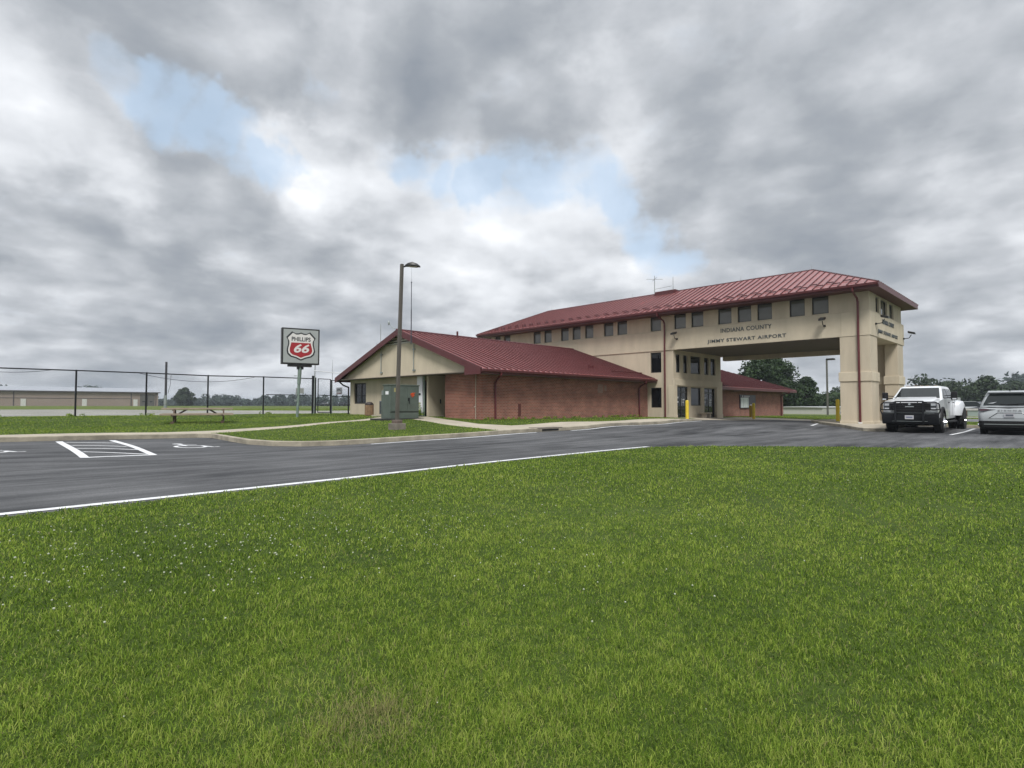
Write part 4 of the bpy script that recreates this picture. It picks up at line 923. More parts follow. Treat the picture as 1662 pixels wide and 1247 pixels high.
# ------------------------------------------------------------------ vehicles
white_car = mat('white_car_paint', (.62,.64,.66), .28, coat=.6, spec=.5)
silver_car = mat('pearl_car_paint', (.34,.36,.37), .28, coat=.6)
glass_car = mat('car_glass', (.012,.016,.016), .05, spec=.25)
rubber = mat('tyre_rubber', (.012,.012,.012), .85)
chrome = mat('chrome', (.75,.76,.78), .18, metal=1)
lensw = mat('headlight_lens', (.55,.57,.6), .12, spec=.9)
lensd = mat('lamp_dark', (.04,.042,.048), .15)
tail = mat('tail_lamp', (.10,.02,.03), .15)
platem = mat('plate', (.42,.42,.44), .4)
under = mat('underbody', (.006,.006,.006), .9)
def wheel(t, x, y, r, w, out, rimr=.62, name='wheel'):
    m = MB(); s = 1 if out > 0 else -1
    prof = [(-w/2, r*.86), (-w/2+.02, r*.97), (-w/2+.05, r), (w/2-.05, r), (w/2-.02, r*.97), (w/2, r*.86)]
    n = 28; rings = [[(x + rr*math.cos(2*math.pi*i/n), y + a, r + rr*math.sin(2*math.pi*i/n)) for i in range(n)] for a, rr in prof]
    m.loft(rings); ty = m.build(name, rubber, t, smooth=True)
    m = MB(); yo = y + s*(w/2+.004)
    m.cyl((x,yo-s*.02,r), (x,yo,r), r*rimr, r*rimr*.98, 24); m.cyl((x,yo,r), (x,yo+s*.09,r), r*.22, r*.16, 12)
    for i in range(8):
        a = i*math.pi/4; c, q_ = math.cos(a), math.sin(a); m.cyl((x+c*r*.36, yo-.0, r+q_*r*.36), (x+c*r*.36, yo+s*.03, r+q_*r*.36), .018, n=6)
    m.build('rim', chrome, ty)
def truck():
    x, y = 32.05, 5.17; z = z1(x, y) + .0
    t = thing('pickup_truck', 'white crew-cab pickup truck with dual rear wheels and black grille guard', 'pickup truck', (x, y, z), math.pi, local=True)
    # lower body: fender/hood, doors, box - profile with wheel arches
    def arch(cx, cz, r, a0=0, a1=180, n=10): return [(cx + r*math.cos(math.radians(a0+(a1-a0)*i/n)), cz + r*math.sin(math.radians(a0+(a1-a0)*i/n))) for i in range(n+1)]
    prof = [(3.02,.62),(3.06,.95),(3.03,1.24),(2.75,1.30),(1.55,1.42),(1.50,1.42),(-1.35,1.42),(-1.36,1.50),(-3.2,1.50),(-3.22,.75),(-2.75,.72)] + arch(-2.1,.55,.56,15,165)[0:0]
    prof += [(-2.72,.62)] + [(p[0], p[1]) for p in arch(-2.12,.52,.58,170,10)] + [(-1.48,.56),(1.42,.52)] + [(p[0], p[1]) for p in arch(2.02,.50,.56,175,5)] + [(2.62,.60)]
    m = MB(); m.prism(prof, 'y', -.965, .965); body = m.build('body', white_car, t, bevel=.07, seg=3)
    m = MB(); m.box(1.0, 2.9, -.42, .42, 1.30, 1.40); 
    m = MB(); m.loft([[(2.95,-.75,1.26),(2.95,.75,1.26),(1.6,.80,1.44),(1.6,-.80,1.44)],[(2.7,-.62,1.36),(2.7,.62,1.36),(1.62,.70,1.50),(1.62,-.70,1.50)]]); m.build('hood', white_car, t, bevel=.03)
    # cab
    b0 = [(1.62,-.93),(1.62,.93),(-1.30,.95),(-1.30,-.95)]; r0 = [(.72,-.76),(.72,.76),(-1.05,.79),(-1.05,-.79)]
    m = MB(); m.loft([[(a,b,1.38) for a,b in b0], [(a,b,1.94) for a,b in r0], [(.60,-.66,2.0),(.60,.66,2.0),(-.98,.70,2.0),(-.98,-.70,2.0)]]); cab = m.build('cab', white_car, t, bevel=.03)
    def on(a, b, s_, t_):     # point on a side of the cab between belt and roof
        return a + (b - a)*s_
    # windshield: slightly proud of the front slope
    def ws(h, yy): # h 0 belt..1 roof
        return Vector((1.62 + (.72-1.62)*h, yy*(.93 + (.76-.93)*h), 1.38 + .56*h))
    nrm_ = Vector((.56,0,.9)).normalized()*.012
    m = MB(); q = [ws(.12,-.90), ws(.12,.90), ws(.93,.90), ws(.93,-.90)]; m.slab([p + nrm_*.2 for p in q], nrm_); m.build('windshield', glass_car, t)
    m = MB()
    for s in (-1, 1): a = ws(.13, s*.25-.2) + nrm_*1.6; b = ws(.20, s*.25+.42) + nrm_*1.6; m.cyl(a, b, .014, n=6)
    m.box(1.58,1.72,-.82,.82,1.455,1.475); m.build('wiper', black_plastic, t)
    for s in (-1, 1):
        def sd(xx, h): return Vector((xx + (-.0)*h, s*((.94) + (.775-.94)*h), 1.38 + .56*h))
        nn = Vector((0, s*.56, .165)).normalized()*.012
        for (a, b, c, d) in ((1.38,.30,.62,.30),(.22,-.62,.22,-.58),(-.70,-1.14,-.66,-.98)):
            q = [sd(a,.10), sd(b,.10), sd(d,.86), sd(c,.86)]; MB().slab([p + nn*.2 for p in q], nn).build('side_window', glass_car, t)
        for xx in (.26, -1.0): MB().box(xx-.0, xx+.22, s*.968, s*.995, 1.24, 1.28).build('door_handle', black_plastic, t)
        m = MB(); 
        for xx in (1.35,.27,-.66): m.box(xx-.006, xx+.006, s*.96, s*.968, .66, 1.38)
        m.box(-1.345,-1.325, s*.95, s*.970, .66, 1.40); m.build('door_gap', black_plastic, t)
        # towing mirror
        mi = MB(); mi.tube([(1.25,s*.93,1.44),(1.2,s*1.2,1.46)], .025, 6); mi.tube([(1.25,s*.93,1.54),(1.2,s*1.2,1.56)], .02, 6)
        mi = mi.build('mirror', black_plastic, t); MB().box(1.10,1.26,s*1.16,s*1.38,1.36,1.72).build('mirror_head', black_plastic, mi, bevel=.04); MB().box(1.262,1.275,s*1.22,s*1.36,1.38,1.44).build('mirror_lamp', lensw, mi)
        # rear dual fender
        rings = []
        for xx, zt_, o_ in ((-2.98,.95,1.0),(-2.80,1.18,1.14),(-2.5,1.33,1.21),(-2.1,1.38,1.23),(-1.7,1.33,1.21),(-1.4,1.18,1.14),(-1.28,.95,1.0)):
            rings.append([(xx,s*.94,.66),(xx,s*o_,.66),(xx,s*(o_+.005),zt_-.22),(xx,s*(o_-.05),zt_-.05),(xx,s*.94,zt_)])
        m = MB(); m.loft(rings); m.build('rear_fender', white_car, t, bevel=.03)
        m = MB(); m.cyl((-2.12, s*1.1,.50), (-2.12,s*1.246,.50), .56, .53, 24); m.build('wheel_arch', under, t)
        # front flare
        n = 12; rings = []
        for i in range(n+1):
            a = math.radians(-2 + 184*i/n); c, q_ = math.cos(a), math.sin(a); rings.append([(2.02+.50*c, s*.94, .46+.50*q_), (2.02+.50*c, s*1.03, .46+.50*q_), (2.02+.60*c, s*1.02, .46+.60*q_), (2.02+.62*c, s*.94, .46+.62*q_)])
        m = MB(); m.loft(rings); m.build('fender_flare', black_plastic, t)
        m = MB(); m.cyl((2.02, s*.70,.5), (2.02,s*.975,.5), .545, .545, 24); m.build('wheel_arch', under, t)
        wheel(t, 2.02, s*.90, .41, .26, s); wheel(t, -2.12, s*1.06, .41, .26, s, .66); wheel(t, -2.12, s*.76, .41, .26, s)
        m = MB(); m.tube([(1.2,s*1.02,.42),(-1.2,s*1.02,.42)], .05, 8); m.build('side_step', black_plastic, t)
        # headlight: C-shaped cluster
        yy = s*.80
        h = MB().box(2.99,3.09, s*.70, s*.955, .92, 1.24).build('headlight', lensd, t, bevel=.02)
        m = MB(); m.box(3.085,3.10,s*.93,s*.95,.88,1.25); m.box(3.085,3.10,s*.60,s*.95,1.225,1.25); m.box(3.085,3.10,s*.55,s*.95,.875,.90); m.box(3.088,3.108,s*.74,s*.90,1.10,1.20); m.box(3.088,3.108,s*.74,s*.90,.93,1.02); m.build('lens', lensw, h)
        MB().cyl((3.12,s*.66,.62), (3.15,s*.66,.62), .05, n=14).build('fog_light', lensw, t)
        m = MB(); m.box(-3.235,-3.215,s*.78,s*.95,.95,1.35); m.build('tail_light', tail, t)
    # front face
    m = MB(); m.box(3.0,3.09,-.70,.70,.86,1.24); g = m.build('grille', black_plastic, t, bevel=.02)
    m = MB()
    for i in range(4): m.box(3.09,3.104,-.66,.66,.92+i*.085,.945+i*.085)
    m.build('grille_bar', mat('grille_grey', (.03,.03,.032), .35), g)
    m = MB(); m.box(3.10,3.115,-.16,.16,1.055,1.085); m.cyl((3.10,0,1.18),(3.125,0,1.18), .045, n=14); m.build('badge', chrome, g)
    bp = MB().prism([(3.0,.33),(3.12,.34),(3.20,.60),(3.19,.80),(3.02,.84)], 'y', -1.0, 1.0).build('bumper', black_metal, t, bevel=.03)
    MB().box(3.19,3.202,-.86,.86,.80,.815).build('bumper_strip', galv, bp)
    m = MB(); m.box(3.145,3.17,-.62,.62,.45,.465); m.build('air_dam', galv, bp)
    pl = MB().box(3.20,3.215,-.155,.155,.545,.71).build('licence_plate', platem, t); m = MB(); m.box(3.215,3.219,-.11,.11,.60,.65); m.build('plate_print', mat('plate_print', (.12,.13,.2), .5), pl)
    gg = MB()     # grille guard
    for s in (-1, 1):
        gg.box(3.20,3.26,s*.49-.035,s*.49+.035,.42,1.30); gg.tube([(3.20,s*.5,1.26),(3.2,s*.9,1.26),(3.14,s*1.02,1.18),(3.12,s*1.05,.90),(3.16,s*.98,.72),(3.2,s*.6,.74)], .024, 8); gg.tube([(3.21,s*.5,.95),(3.14,s*1.04,.95)], .022, 8)
        gg.tube([(3.22,s*.32,1.28),(3.22,s*.18,1.07)], .016, 6)
    gg.tube([(3.23,-.49,1.29),(3.23,.49,1.29)], .026, 8); gg.tube([(3.23,-.49,.84),(3.23,.49,.84)], .022, 8)
    gg.build('grille_guard', black_metal, t, smooth=True)
    for yy in (-.52,-.22,0,.22,.52): MB().box(.36,.46,yy-.06,yy+.06,1.995,2.03).build('roof_light', mat('amber_lens', (.16,.09,.03), .3), t, bevel=.01)
    m = MB(); m.box(-3.1,2.9,-.62,.62,.27,.62); m.cyl((-2.12,-.9,.41),(-2.12,.9,.41), .08); m.cyl((2.02,-.8,.41),(2.02,.8,.41), .07); m.build('chassis', under, t)
    for s in (-1,1): MB().box(-2.6,-2.58,s*.9,s*1.2,.12,.7).build('mud_flap', rubber, t)
truck()
def van():
    x, y = 32.2, 2.03; z = z1(x, y)
    t = thing('minivan', 'pearl white minivan seen from behind, parked right of the white pickup', 'minivan', (x, y, z), 0.0, local=True)
    # rings over z: rear x, front x, half width, corner radius
    def ring(z_, xr, xf, hw, rc, n=5, rake=.0):
        pts = []
        for cx_0, cy_0, a0 in ((xf-rc*2.2, hw-rc, 0), (xr+rc, hw-rc, 90), (xr+rc, -hw+rc, 180), (xf-rc*2.2, -hw+rc, 270)):
            for i in range(n+1):
                a = math.radians(a0 + 90*i/n); kx = 2.2 if cx_0 > 0 else 1.0
                pts.append((cx_0 + rc*kx*math.cos(a), cy_0 + rc*math.sin(a), z_))
        return pts
    rg = [ring(.26,-2.46,2.45,.90,.20), ring(.42,-2.54,2.52,.965,.22), ring(.62,-2.57,2.56,.985,.22), ring(.80,-2.56,2.5,.992,.22), ring(.95,-2.50,2.3,.985,.22), ring(1.06,-2.47,1.9,.965,.22), ring(1.13,-2.44,1.5,.94,.2)]
    m = MB(); m.loft(rg); body = m.build('body', silver_car, t, smooth=True)
    body.modifiers.new('sub', 'SUBSURF').render_levels = 1; body.modifiers['sub'].levels = 1
    gh = [ring(1.10,-2.43,1.6,.93,.2), ring(1.25,-2.37,1.3,.895,.2), ring(1.50,-2.20,.95,.81,.2), ring(1.66,-2.08,.70,.745,.2), ring(1.735,-2.05,.5,.66,.2), ring(1.76,-1.8,.3,.55,.2)]
    m = MB(); m.loft(gh); m.build('greenhouse', silver_car, t, smooth=True)
    # spoiler
    m = MB(); m.loft([[(-2.22,-.70,1.66),(-2.22,.70,1.66),(-1.9,.70,1.74),(-1.9,-.70,1.74)],[(-2.24,-.66,1.70),(-2.24,.66,1.70),(-1.9,.66,1.765),(-1.9,-.66,1.765)]]); sp = m.build('spoiler', silver_car, t, bevel=.015)
    MB().box(-2.02,-1.86,-.015,.015,1.75,1.84).build('roof_antenna', black_plastic, t)
    def rx(z_):       # x of the tailgate surface
        P = [(.26,-2.46),(.42,-2.54),(.62,-2.57),(.8,-2.56),(.95,-2.50),(1.06,-2.47),(1.13,-2.43),(1.25,-2.37),(1.50,-2.20),(1.66,-2.08)]
        for (a, b), (c, d) in zip(P[:-1], P[1:]):
            if z_ <= c: return b + (d-b)*(z_-a)/(c-a)
        return -2.08
    def patch(pts, d, nm, mt, par, th=.02):    # pts (y,z) patch lying on the tailgate
        m = MB(); a = [(rx(q[1]) - d, q[0], q[1]) for q in pts]; b = [(p[0]+th, p[1], p[2]) for p in a]; n = len(a)
        m.add(a + b, [tuple(range(n)), tuple(range(n, 2*n))[::-1]] + [(i,(i+1)%n,n+(i+1)%n,n+i) for i in range(n)]); return m.build(nm, mt, par)
    wn_ = patch([(-.80,1.175),(.80,1.175),(.79,1.25),(.67,1.55),(.60,1.62),(-.60,1.62),(-.67,1.55),(-.79,1.25)], .012, 'rear_window', glass_car, t, .05)
    m = MB(); m.box(-2.44,-2.40,-.28,.28,1.19,1.215); m.cyl((-2.45,.1,1.2),(-2.47,-.55,1.25), .012, n=6); m.build('wiper', black_plastic, wn_)
    patch([(-.70,1.10),(0,1.055),(.70,1.10),(.62,1.115),(0,1.085),(-.62,1.115)], .015, 'trim_strip', lensd, t)
    for s in (-1, 1):
        q = [(s*.965,.96),(s*.955,1.04),(s*.80,1.045),(s*.56,1.01),(s*.42,1.005),(s*.60,.965),(s*.80,.90)]
        patch(q if s < 0 else q[::-1], .014, 'tail_light', lensd, t, .12)
        patch([(s*.62,.985),(s*.90,.965),(s*.90,1.0),(s*.62,1.0)][::(1 if s < 0 else -1)], .02, 'tail_lens', tail, t, .02)
        MB().loft([[(1.3,s*.93,1.1),(1.22,s*.93,1.1),(1.22,s*.95,1.2),(1.3,s*.95,1.2)],[(1.32,s*1.10,1.08),(1.2,s*1.12,1.08),(1.2,s*1.12,1.24),(1.3,s*1.10,1.24)]]).build('mirror', silver_car, t, bevel=.03)
        q = []
        for (a, b) in ((-2.15,-1.3),(-1.22,-.25),(-.15,.75)):
            def sd(xx, z_): return Vector((xx, s*(.94 - (z_-1.1)*.34 + .003), z_))
            MB().slab([sd(a,1.18), sd(b,1.18), sd(b-.06,1.56), sd(a+.06,1.56)], (0,s*.012,0)).build('side_window', glass_car, t)
        wheel(t, 1.55, s*.86, .355, .23, s, .68); wheel(t, -1.5, s*.87, .355, .23, s, .68)
        m = MB(); m.cyl((-1.5,s*.80,.36),(-1.5,s*.985,.36), .42, n=24); m.cyl((1.55,s*.80,.36),(1.55,s*.985,.36), .42, n=24); m.build('wheel_arch', under, t)
    patch([(-.62,.66),(.62,.66),(.36,.86),(-.36,.86)], .004, 'plate_recess', silver_car, t, .02)
    m = MB()
    for a, b in (((-.62,.66),(-.36,.87)),((-.36,.87),(.36,.87)),((.36,.87),(.62,.66))): m.cyl((rx(a[1])-.005,a[0],a[1]), (rx(b[1])-.005,b[0],b[1]), .014, n=6)
    m.build('recess_edge', lensd, t)
    pl = MB().box(-2.60,-2.585,-.155,.155,.70,.855).build('licence_plate', platem, t); m = MB(); m.box(-2.604,-2.60,-.115,.115,.74,.815); m.build('plate_print', mat('plate_print2', (.10,.11,.13), .5), pl)
    me_ = Matrix(((0,0,-1,-2.52),(-1,0,0,0),(0,1,0,.965),(0,0,0,1)))
    text_fit('S I E N N A', .72, .055, chrome if False else mat('badge_grey', (.24,.245,.25), .3), t, me_, .006, .004, 'badge')
    lo = MB(); lo.loft([ring(.20,-2.44,2.40,.90,.2), ring(.30,-2.57,2.50,.955,.22), ring(.50,-2.585,2.55,.975,.22), ring(.55,-2.58,2.5,.96,.22)]); lo = lo.build('lower_bumper', black_plastic, t, smooth=True)
    MB().box(-2.60,-2.57,-.78,.78,.405,.43).build('bumper_strip', galv, lo)
    m = MB(); m.box(-2.3,2.3,-.7,.7,.16,.3); m.cyl((-2.45,-.45,.22),(-2.2,-.45,.22), .03); m.build('chassis', under, t)
van()
# far parked vehicles
def far_car(u_, w_, rz, label, body, L_=4.4):
    z = zs(u_, w_); t = thing('parked_car', label, 'car', (u_, w_, z), rz, local=True, group='cars parked far behind the terminal')
    m = MB(); m.loft([[(-L_/2,-.85,.3),(L_/2,-.85,.3),(L_/2,.85,.3),(-L_/2,.85,.3)],[(-L_/2,-.88,.85),(L_/2,-.88,.75),(L_/2,.88,.75),(-L_/2,.88,.85)],[(-L_/2+.1,-.82,.95),(L_/2-.9,-.82,.92),(L_/2-.9,.82,.92),(-L_/2+.1,.82,.95)]]); m.build('body', body, t, bevel=.05)
    m = MB(); m.loft([[(-L_/2+.2,-.78,.93),(L_/2-1.0,-.78,.93),(L_/2-1.0,.78,.93),(-L_/2+.2,.78,.93)],[(-L_/2+.6,-.62,1.42),(L_/2-1.8,-.62,1.42),(L_/2-1.8,.62,1.42),(-L_/2+.6,.62,1.42)]]); m.build('window_band', glass_car, t, bevel=.04)
    MB().box(-L_/2+.65, L_/2-1.85, -.6, .6, 1.415, 1.45).build('roof', body, t, bevel=.02)
    for a in (-L_/2+.8, L_/2-.8):
        for s in (-1, 1): MB().cyl((a,s*.72,.32), (a,s*.9,.32), .32, n=14).build('wheel', rubber, t)
dark_car = mat('dark_car_paint', (.02,.022,.028), .3)
far_car(70, 8.8, 2.2, 'pale grey car far behind the fence, just right of the pickup', silver_car)
far_car(71.5, 6.6, 2.2, 'dark car far behind the fence, just left of the minivan', dark_car)
far_car(90.5, 178.6, 1.0, 'dark vehicle on the airfield seen through the gate opening', dark_car, 5.2)
far_car(95.5, 175, .6, 'dark vehicle on the airfield seen through the short fence section', dark_car, 5.0)
# ------------------------------------------------------------------ far buildings, rail
def hangar():
    z = 1.1
    t = thing('hangar', 'long low beige metal hangar with white doors across the airfield', 'hangar', (10, 203, z))
    tan = mat('hangar_wall', (.27,.215,.18), .8, var=.05, vscale=.3); 
    MB().box(-40, 47.5, 203, 221, z-1, z+4.25).build('wall', tan, t)
    MB().prism([(202.5,z+4.2),(221.5,z+4.2),(212,z+5.6)], 'x', -40.5, 48).build('roof', mat('hangar_roof', (.30,.32,.35), .5), t)
    MB().box(-40.5, 48.0, 202.45, 202.6, z+3.95, z+4.25).build('eave', mat('hangar_trim', (.06,.05,.05), .7), t)
    MB().box(-40, 40.3, 202.94, 203, z+2.15, z+2.28).build('rail_line', MATS['hangar_trim'], t)
    for u_ in (40.4, 13.6, 46.9): MB().box(u_-.1, u_+.1, 202.92, 203, z-.5, z+3.95).build('joint', MATS['hangar_trim'], t)
    for u_ in (41.5, 29.0, 15.6): MB().box(u_-.55, u_+.55, 202.88, 203, z-.2, z+2.0).build('door', mat('hangar_door_white', (.55,.55,.52), .6), t)
    d = MB().box(42.7, 46.5, 202.88, 203, z-.2, z+3.5).build('hangar_door', mat('hangar_door_grey', (.10,.095,.085), .7), t)
    MB().box(44.55, 44.65, 202.84, 202.88, z-.2, z+3.5).build('door_gap', black_metal, d)
    for u_ in (43.6, 45.6): MB().box(u_-.35, u_+.35, 202.84, 202.88, z+1.2, z+1.5).build('door_window', black_metal, d)
hangar()
t = thing('storage_building', 'long pale metal-sided low building beyond the lawn seen through the portico', 'building', (90, 14, -.5))
ctr = mat('pale_siding', (.40,.40,.36), .6, var=.06, vscale=2, stretch=(6,6,.1))
m = MB(); m.box(78, 118, 23.0, 31.0, -1.2, .95); m.build('wall', ctr, t)
MB().prism([(22.9,.95),(31.1,.95),(27,1.08)], 'x', 77.8, 118.2).build('roof', mat('pale_roof', (.36,.37,.36), .5), t)
# white rail with a pale board beyond the parking
t = thing('white_rail_fence', 'white post-and-rail fence at the edge of the rear parking area', 'fence', (55.6, 5, .2))
zr_ = zs(55.6, 5); wp = mat('rail_white', (.50,.49,.46), .7, var=.1)
MB().box(55.55, 55.65, -8, 11, .80, .95).build('top_rail', wp, t); MB().box(55.5, 55.7, -8, 11, zr_-.1, .33).build('base_rail', wp, t)
for wv in (-6,-2,1.5,5.2,6.3,7.9,9.5): MB().box(55.52, 55.68, wv-.06, wv+.06, zr_, .80).build('post', wood_red, t)
MB().box(55.6, 55.62, 4.9, 6.9, .38, .78).build('board', mat('pale_green_panel', (.30,.36,.33), .4), t)
# ------------------------------------------------------------------ trees
rng = np.random.default_rng(5)
def leaves(name, centers, radii, per, size, matl, parent=None, flat=.75, tint=None, org=(0,0,0)):
    """small quads spread through ellipsoidal clumps; tint attribute gives leaf-to-leaf colour"""
    C0 = np.repeat(np.array(centers, float), per, 0); Rr = np.repeat(np.array(radii, float), per)
    n = len(C0); d = rng.normal(size=(n, 3)); d /= np.linalg.norm(d, axis=1)[:, None]
    rr = (rng.random(n)**.38)[:, None] * Rr[:, None]; P = C0 + d * rr * np.array([1, 1, flat]) - np.array(org)
    nn = d * .5 + rng.normal(size=(n, 3)) * .6 + np.array([0, 0, .35]); nn /= np.linalg.norm(nn, axis=1)[:, None]
    a = np.cross(nn, rng.normal(size=(n, 3))); a /= np.linalg.norm(a, axis=1)[:, None]; b = np.cross(nn, a)
    s = (size * (.6 + .8 * rng.random(n)))[:, None]; V = np.stack([P - a*s, P - b*s*.55, P + a*s, P + b*s*.55], 1).reshape(-1, 3)
    me = bpy.data.meshes.new(name); me.vertices.add(4*n); me.vertices.foreach_set('co', V.ravel()); me.loops.add(4*n); me.loops.foreach_set('vertex_index', np.arange(4*n, dtype=np.int32))
    me.polygons.add(n); me.polygons.foreach_set('loop_start', np.arange(0, 4*n, 4, dtype=np.int32)); me.update(calc_edges=True)
    cl = np.repeat(rng.random(len(centers)), per); tv = np.clip(.5*cl + .5*rng.random(n), 0, 1)
    at = me.attributes.new('tint', 'FLOAT', 'FACE'); at.data.foreach_set('value', tv.astype(np.float32))
    me.materials.append(matl); o = bpy.data.objects.new(name, me); S.collection.objects.link(o)
    if parent is not None: o.parent = parent
    return o
def tree(u_, w_, h, cw, label, name='broadleaf_tree', matl=leaf_dark, nl=70, per=110, size=.16, seed=1, trunk=.3, group=None, low=.12, gap=.8):
    rr = random.Random(seed); z = zs(u_, w_)
    t = thing(name, label, 'tree', (u_, w_, z), group=group)
    m = MB(); m.cyl((u_,w_,z-.2), (u_,w_,z+h*.3), trunk, trunk*.75, 10); m.cyl((u_,w_,z+h*.3), (u_+.1,w_,z+h*.62), trunk*.75, trunk*.4, 8); cs, rs_ = [], []
    for i in range(nl):
        f = rr.random(); zz = low + (1-low) * f; prof = math.sin(math.pi * min(1, (zz - low + .12) / (1.06 - low)))**.6
        a = rr.random()*2*math.pi; q = cw/2 * prof * (rr.random()**.45) * gap; q = max(0, q)
        c = (u_ + q*math.cos(a), w_ + q*math.sin(a), z + h*zz*.97); rad = (.09 + .10*rr.random()) * cw * (.75 + .25*prof)
        if c[2] + rad*.6 > z + h: c = (c[0], c[1], z + h - rad*.6)
        cs.append(c); rs_.append(rad)
        if i % 4 == 0: m.cyl((u_, w_, z + h*min(.6, zz*.55)), (c[0], c[1], c[2]-rad*.2), trunk*.28, trunk*.07, 5)
    m.build('trunk', bark, t, smooth=True)
    leaves('crown', cs, rs_, per, size, matl, t, org=(u_, w_, z)); return t
tree(87.0, 33.2, 9.2, 11.0, 'big dark green broadleaf tree behind the east wing, seen through the portico', nl=95, per=260, size=.2, seed=3, trunk=.4, low=.08)
tree(92, 29.4, 5.6, 5.5, 'lower dark tree to the right of the big tree behind the portico', nl=45, per=160, size=.24, seed=4, group='trees behind the portico', low=.05)
tree(110, 33.4, 3.2, 8.5, 'small rounded dark tree just left of the distant lamp post', nl=40, per=140, size=.26, seed=5, group='trees behind the portico', low=.05)
tree(120, 33.0, 3.7, 9.5, 'dark tree half hidden behind the portico pier', nl=40, per=140, size=.28, seed=6, group='trees behind the portico', low=.05)
tree(71.7, 265, 7.6, 9.0, 'round lone tree standing out from the wood beyond the fence', nl=60, per=170, size=.34, seed=8, trunk=.5, matl=leaf_far, low=.03)
# lone tree sits at px 300
def wood(name, pts, hh, label_mat, per, size, seed, rad=(2.0, 3.6), depth=14):
    rr = random.Random(seed); cs, rs_ = [], []
    for (a, b), (c, d), h0, h1 in pts:
        Ln = math.hypot(c-a, d-b); n = int(Ln / 1.0)
        for i in range(n):
            f = i / n; H = (h0 + (h1-h0)*f) * (.84 + .16*math.sin(i*.35 + seed) * math.sin(i*.13)) 
            k = rr.random()*depth; dx_, dy_ = (d-b)/Ln, -(c-a)/Ln
            x, y = a + (c-a)*f - dx_*k, b + (d-b)*f - dy_*k; z = zs(x, y)
            top = H * (.84 + .20*rr.random())
            zz = .5
            while zz < top:
                r0 = min(rad[0] + rr.random()*(rad[1]-rad[0]), top*.5); cs.append((x + rr.uniform(-2,2), y + rr.uniform(-2,2), z + zz)); rs_.append(r0); zz += r0*.95
    o = leaves(name, cs, rs_, per, size, label_mat, None, flat=.9); meta(o, kind='stuff'); return o
def pd(az, dist): a = math.radians(45 - az); return (dist*math.cos(a), dist*math.sin(a))
# far wood along the airfield, west to north
wood('far_wood', [(pd(-33, 420), pd(-22, 400), 5.8, 6.4), (pd(-22, 400), pd(-10, 420), 6.8, 6.0), (pd(-10, 420), pd(5, 480), 6, 6)], 9, leaf_haze, 95, .8, 3, depth=34)
wood('hangar_wood', [(pd(-42.3, 330), pd(-41.4, 330), 9.6, 9.9), (pd(-38.2, 330), pd(-35.6, 330), 9.6, 8.9)], 9, leaf_haze, 110, .8, 5, depth=16)
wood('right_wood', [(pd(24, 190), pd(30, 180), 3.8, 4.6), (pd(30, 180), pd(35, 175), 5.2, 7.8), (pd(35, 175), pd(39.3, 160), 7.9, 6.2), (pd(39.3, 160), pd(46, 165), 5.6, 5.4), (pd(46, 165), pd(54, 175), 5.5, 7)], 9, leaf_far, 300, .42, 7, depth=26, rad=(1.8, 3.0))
wood('distant_wood', [(pd(39.6, 420), pd(42, 400), 13, 20), (pd(42, 400), pd(50, 400), 20, 22)], 9, leaf_haze, 150, 1.1, 9, depth=40, rad=(3.5, 6))
# weeds at the entry, fence feet
rw = random.Random(4); cs, rs_ = [], []
for _ in range(26): cs.append((18.0 + rw.random()*.7, 25.45 + rw.random()*.7, .62 + rw.random()*.22)); rs_.append(.13)
for i in range(5): cs.append((18.5, 25.6 + .02*i, .8 + .12*i)); rs_.append(.09)
for u_ in posts:
    for _ in range(5): cs.append((u_ + rw.uniform(-.35,.35), FW + rw.uniform(-.3,.1), zs(u_,FW) + .08)); rs_.append(.12)
for _ in range(40):
    q_ = rw.random(); cs.append((18.9 + q_*14.5, 20.75 + rw.uniform(-.05,.1), .5 + .04*rw.random())); rs_.append(.09)
o = leaves('weeds', cs, rs_, 26, .035, grass_blade, None); meta(o, kind='stuff')
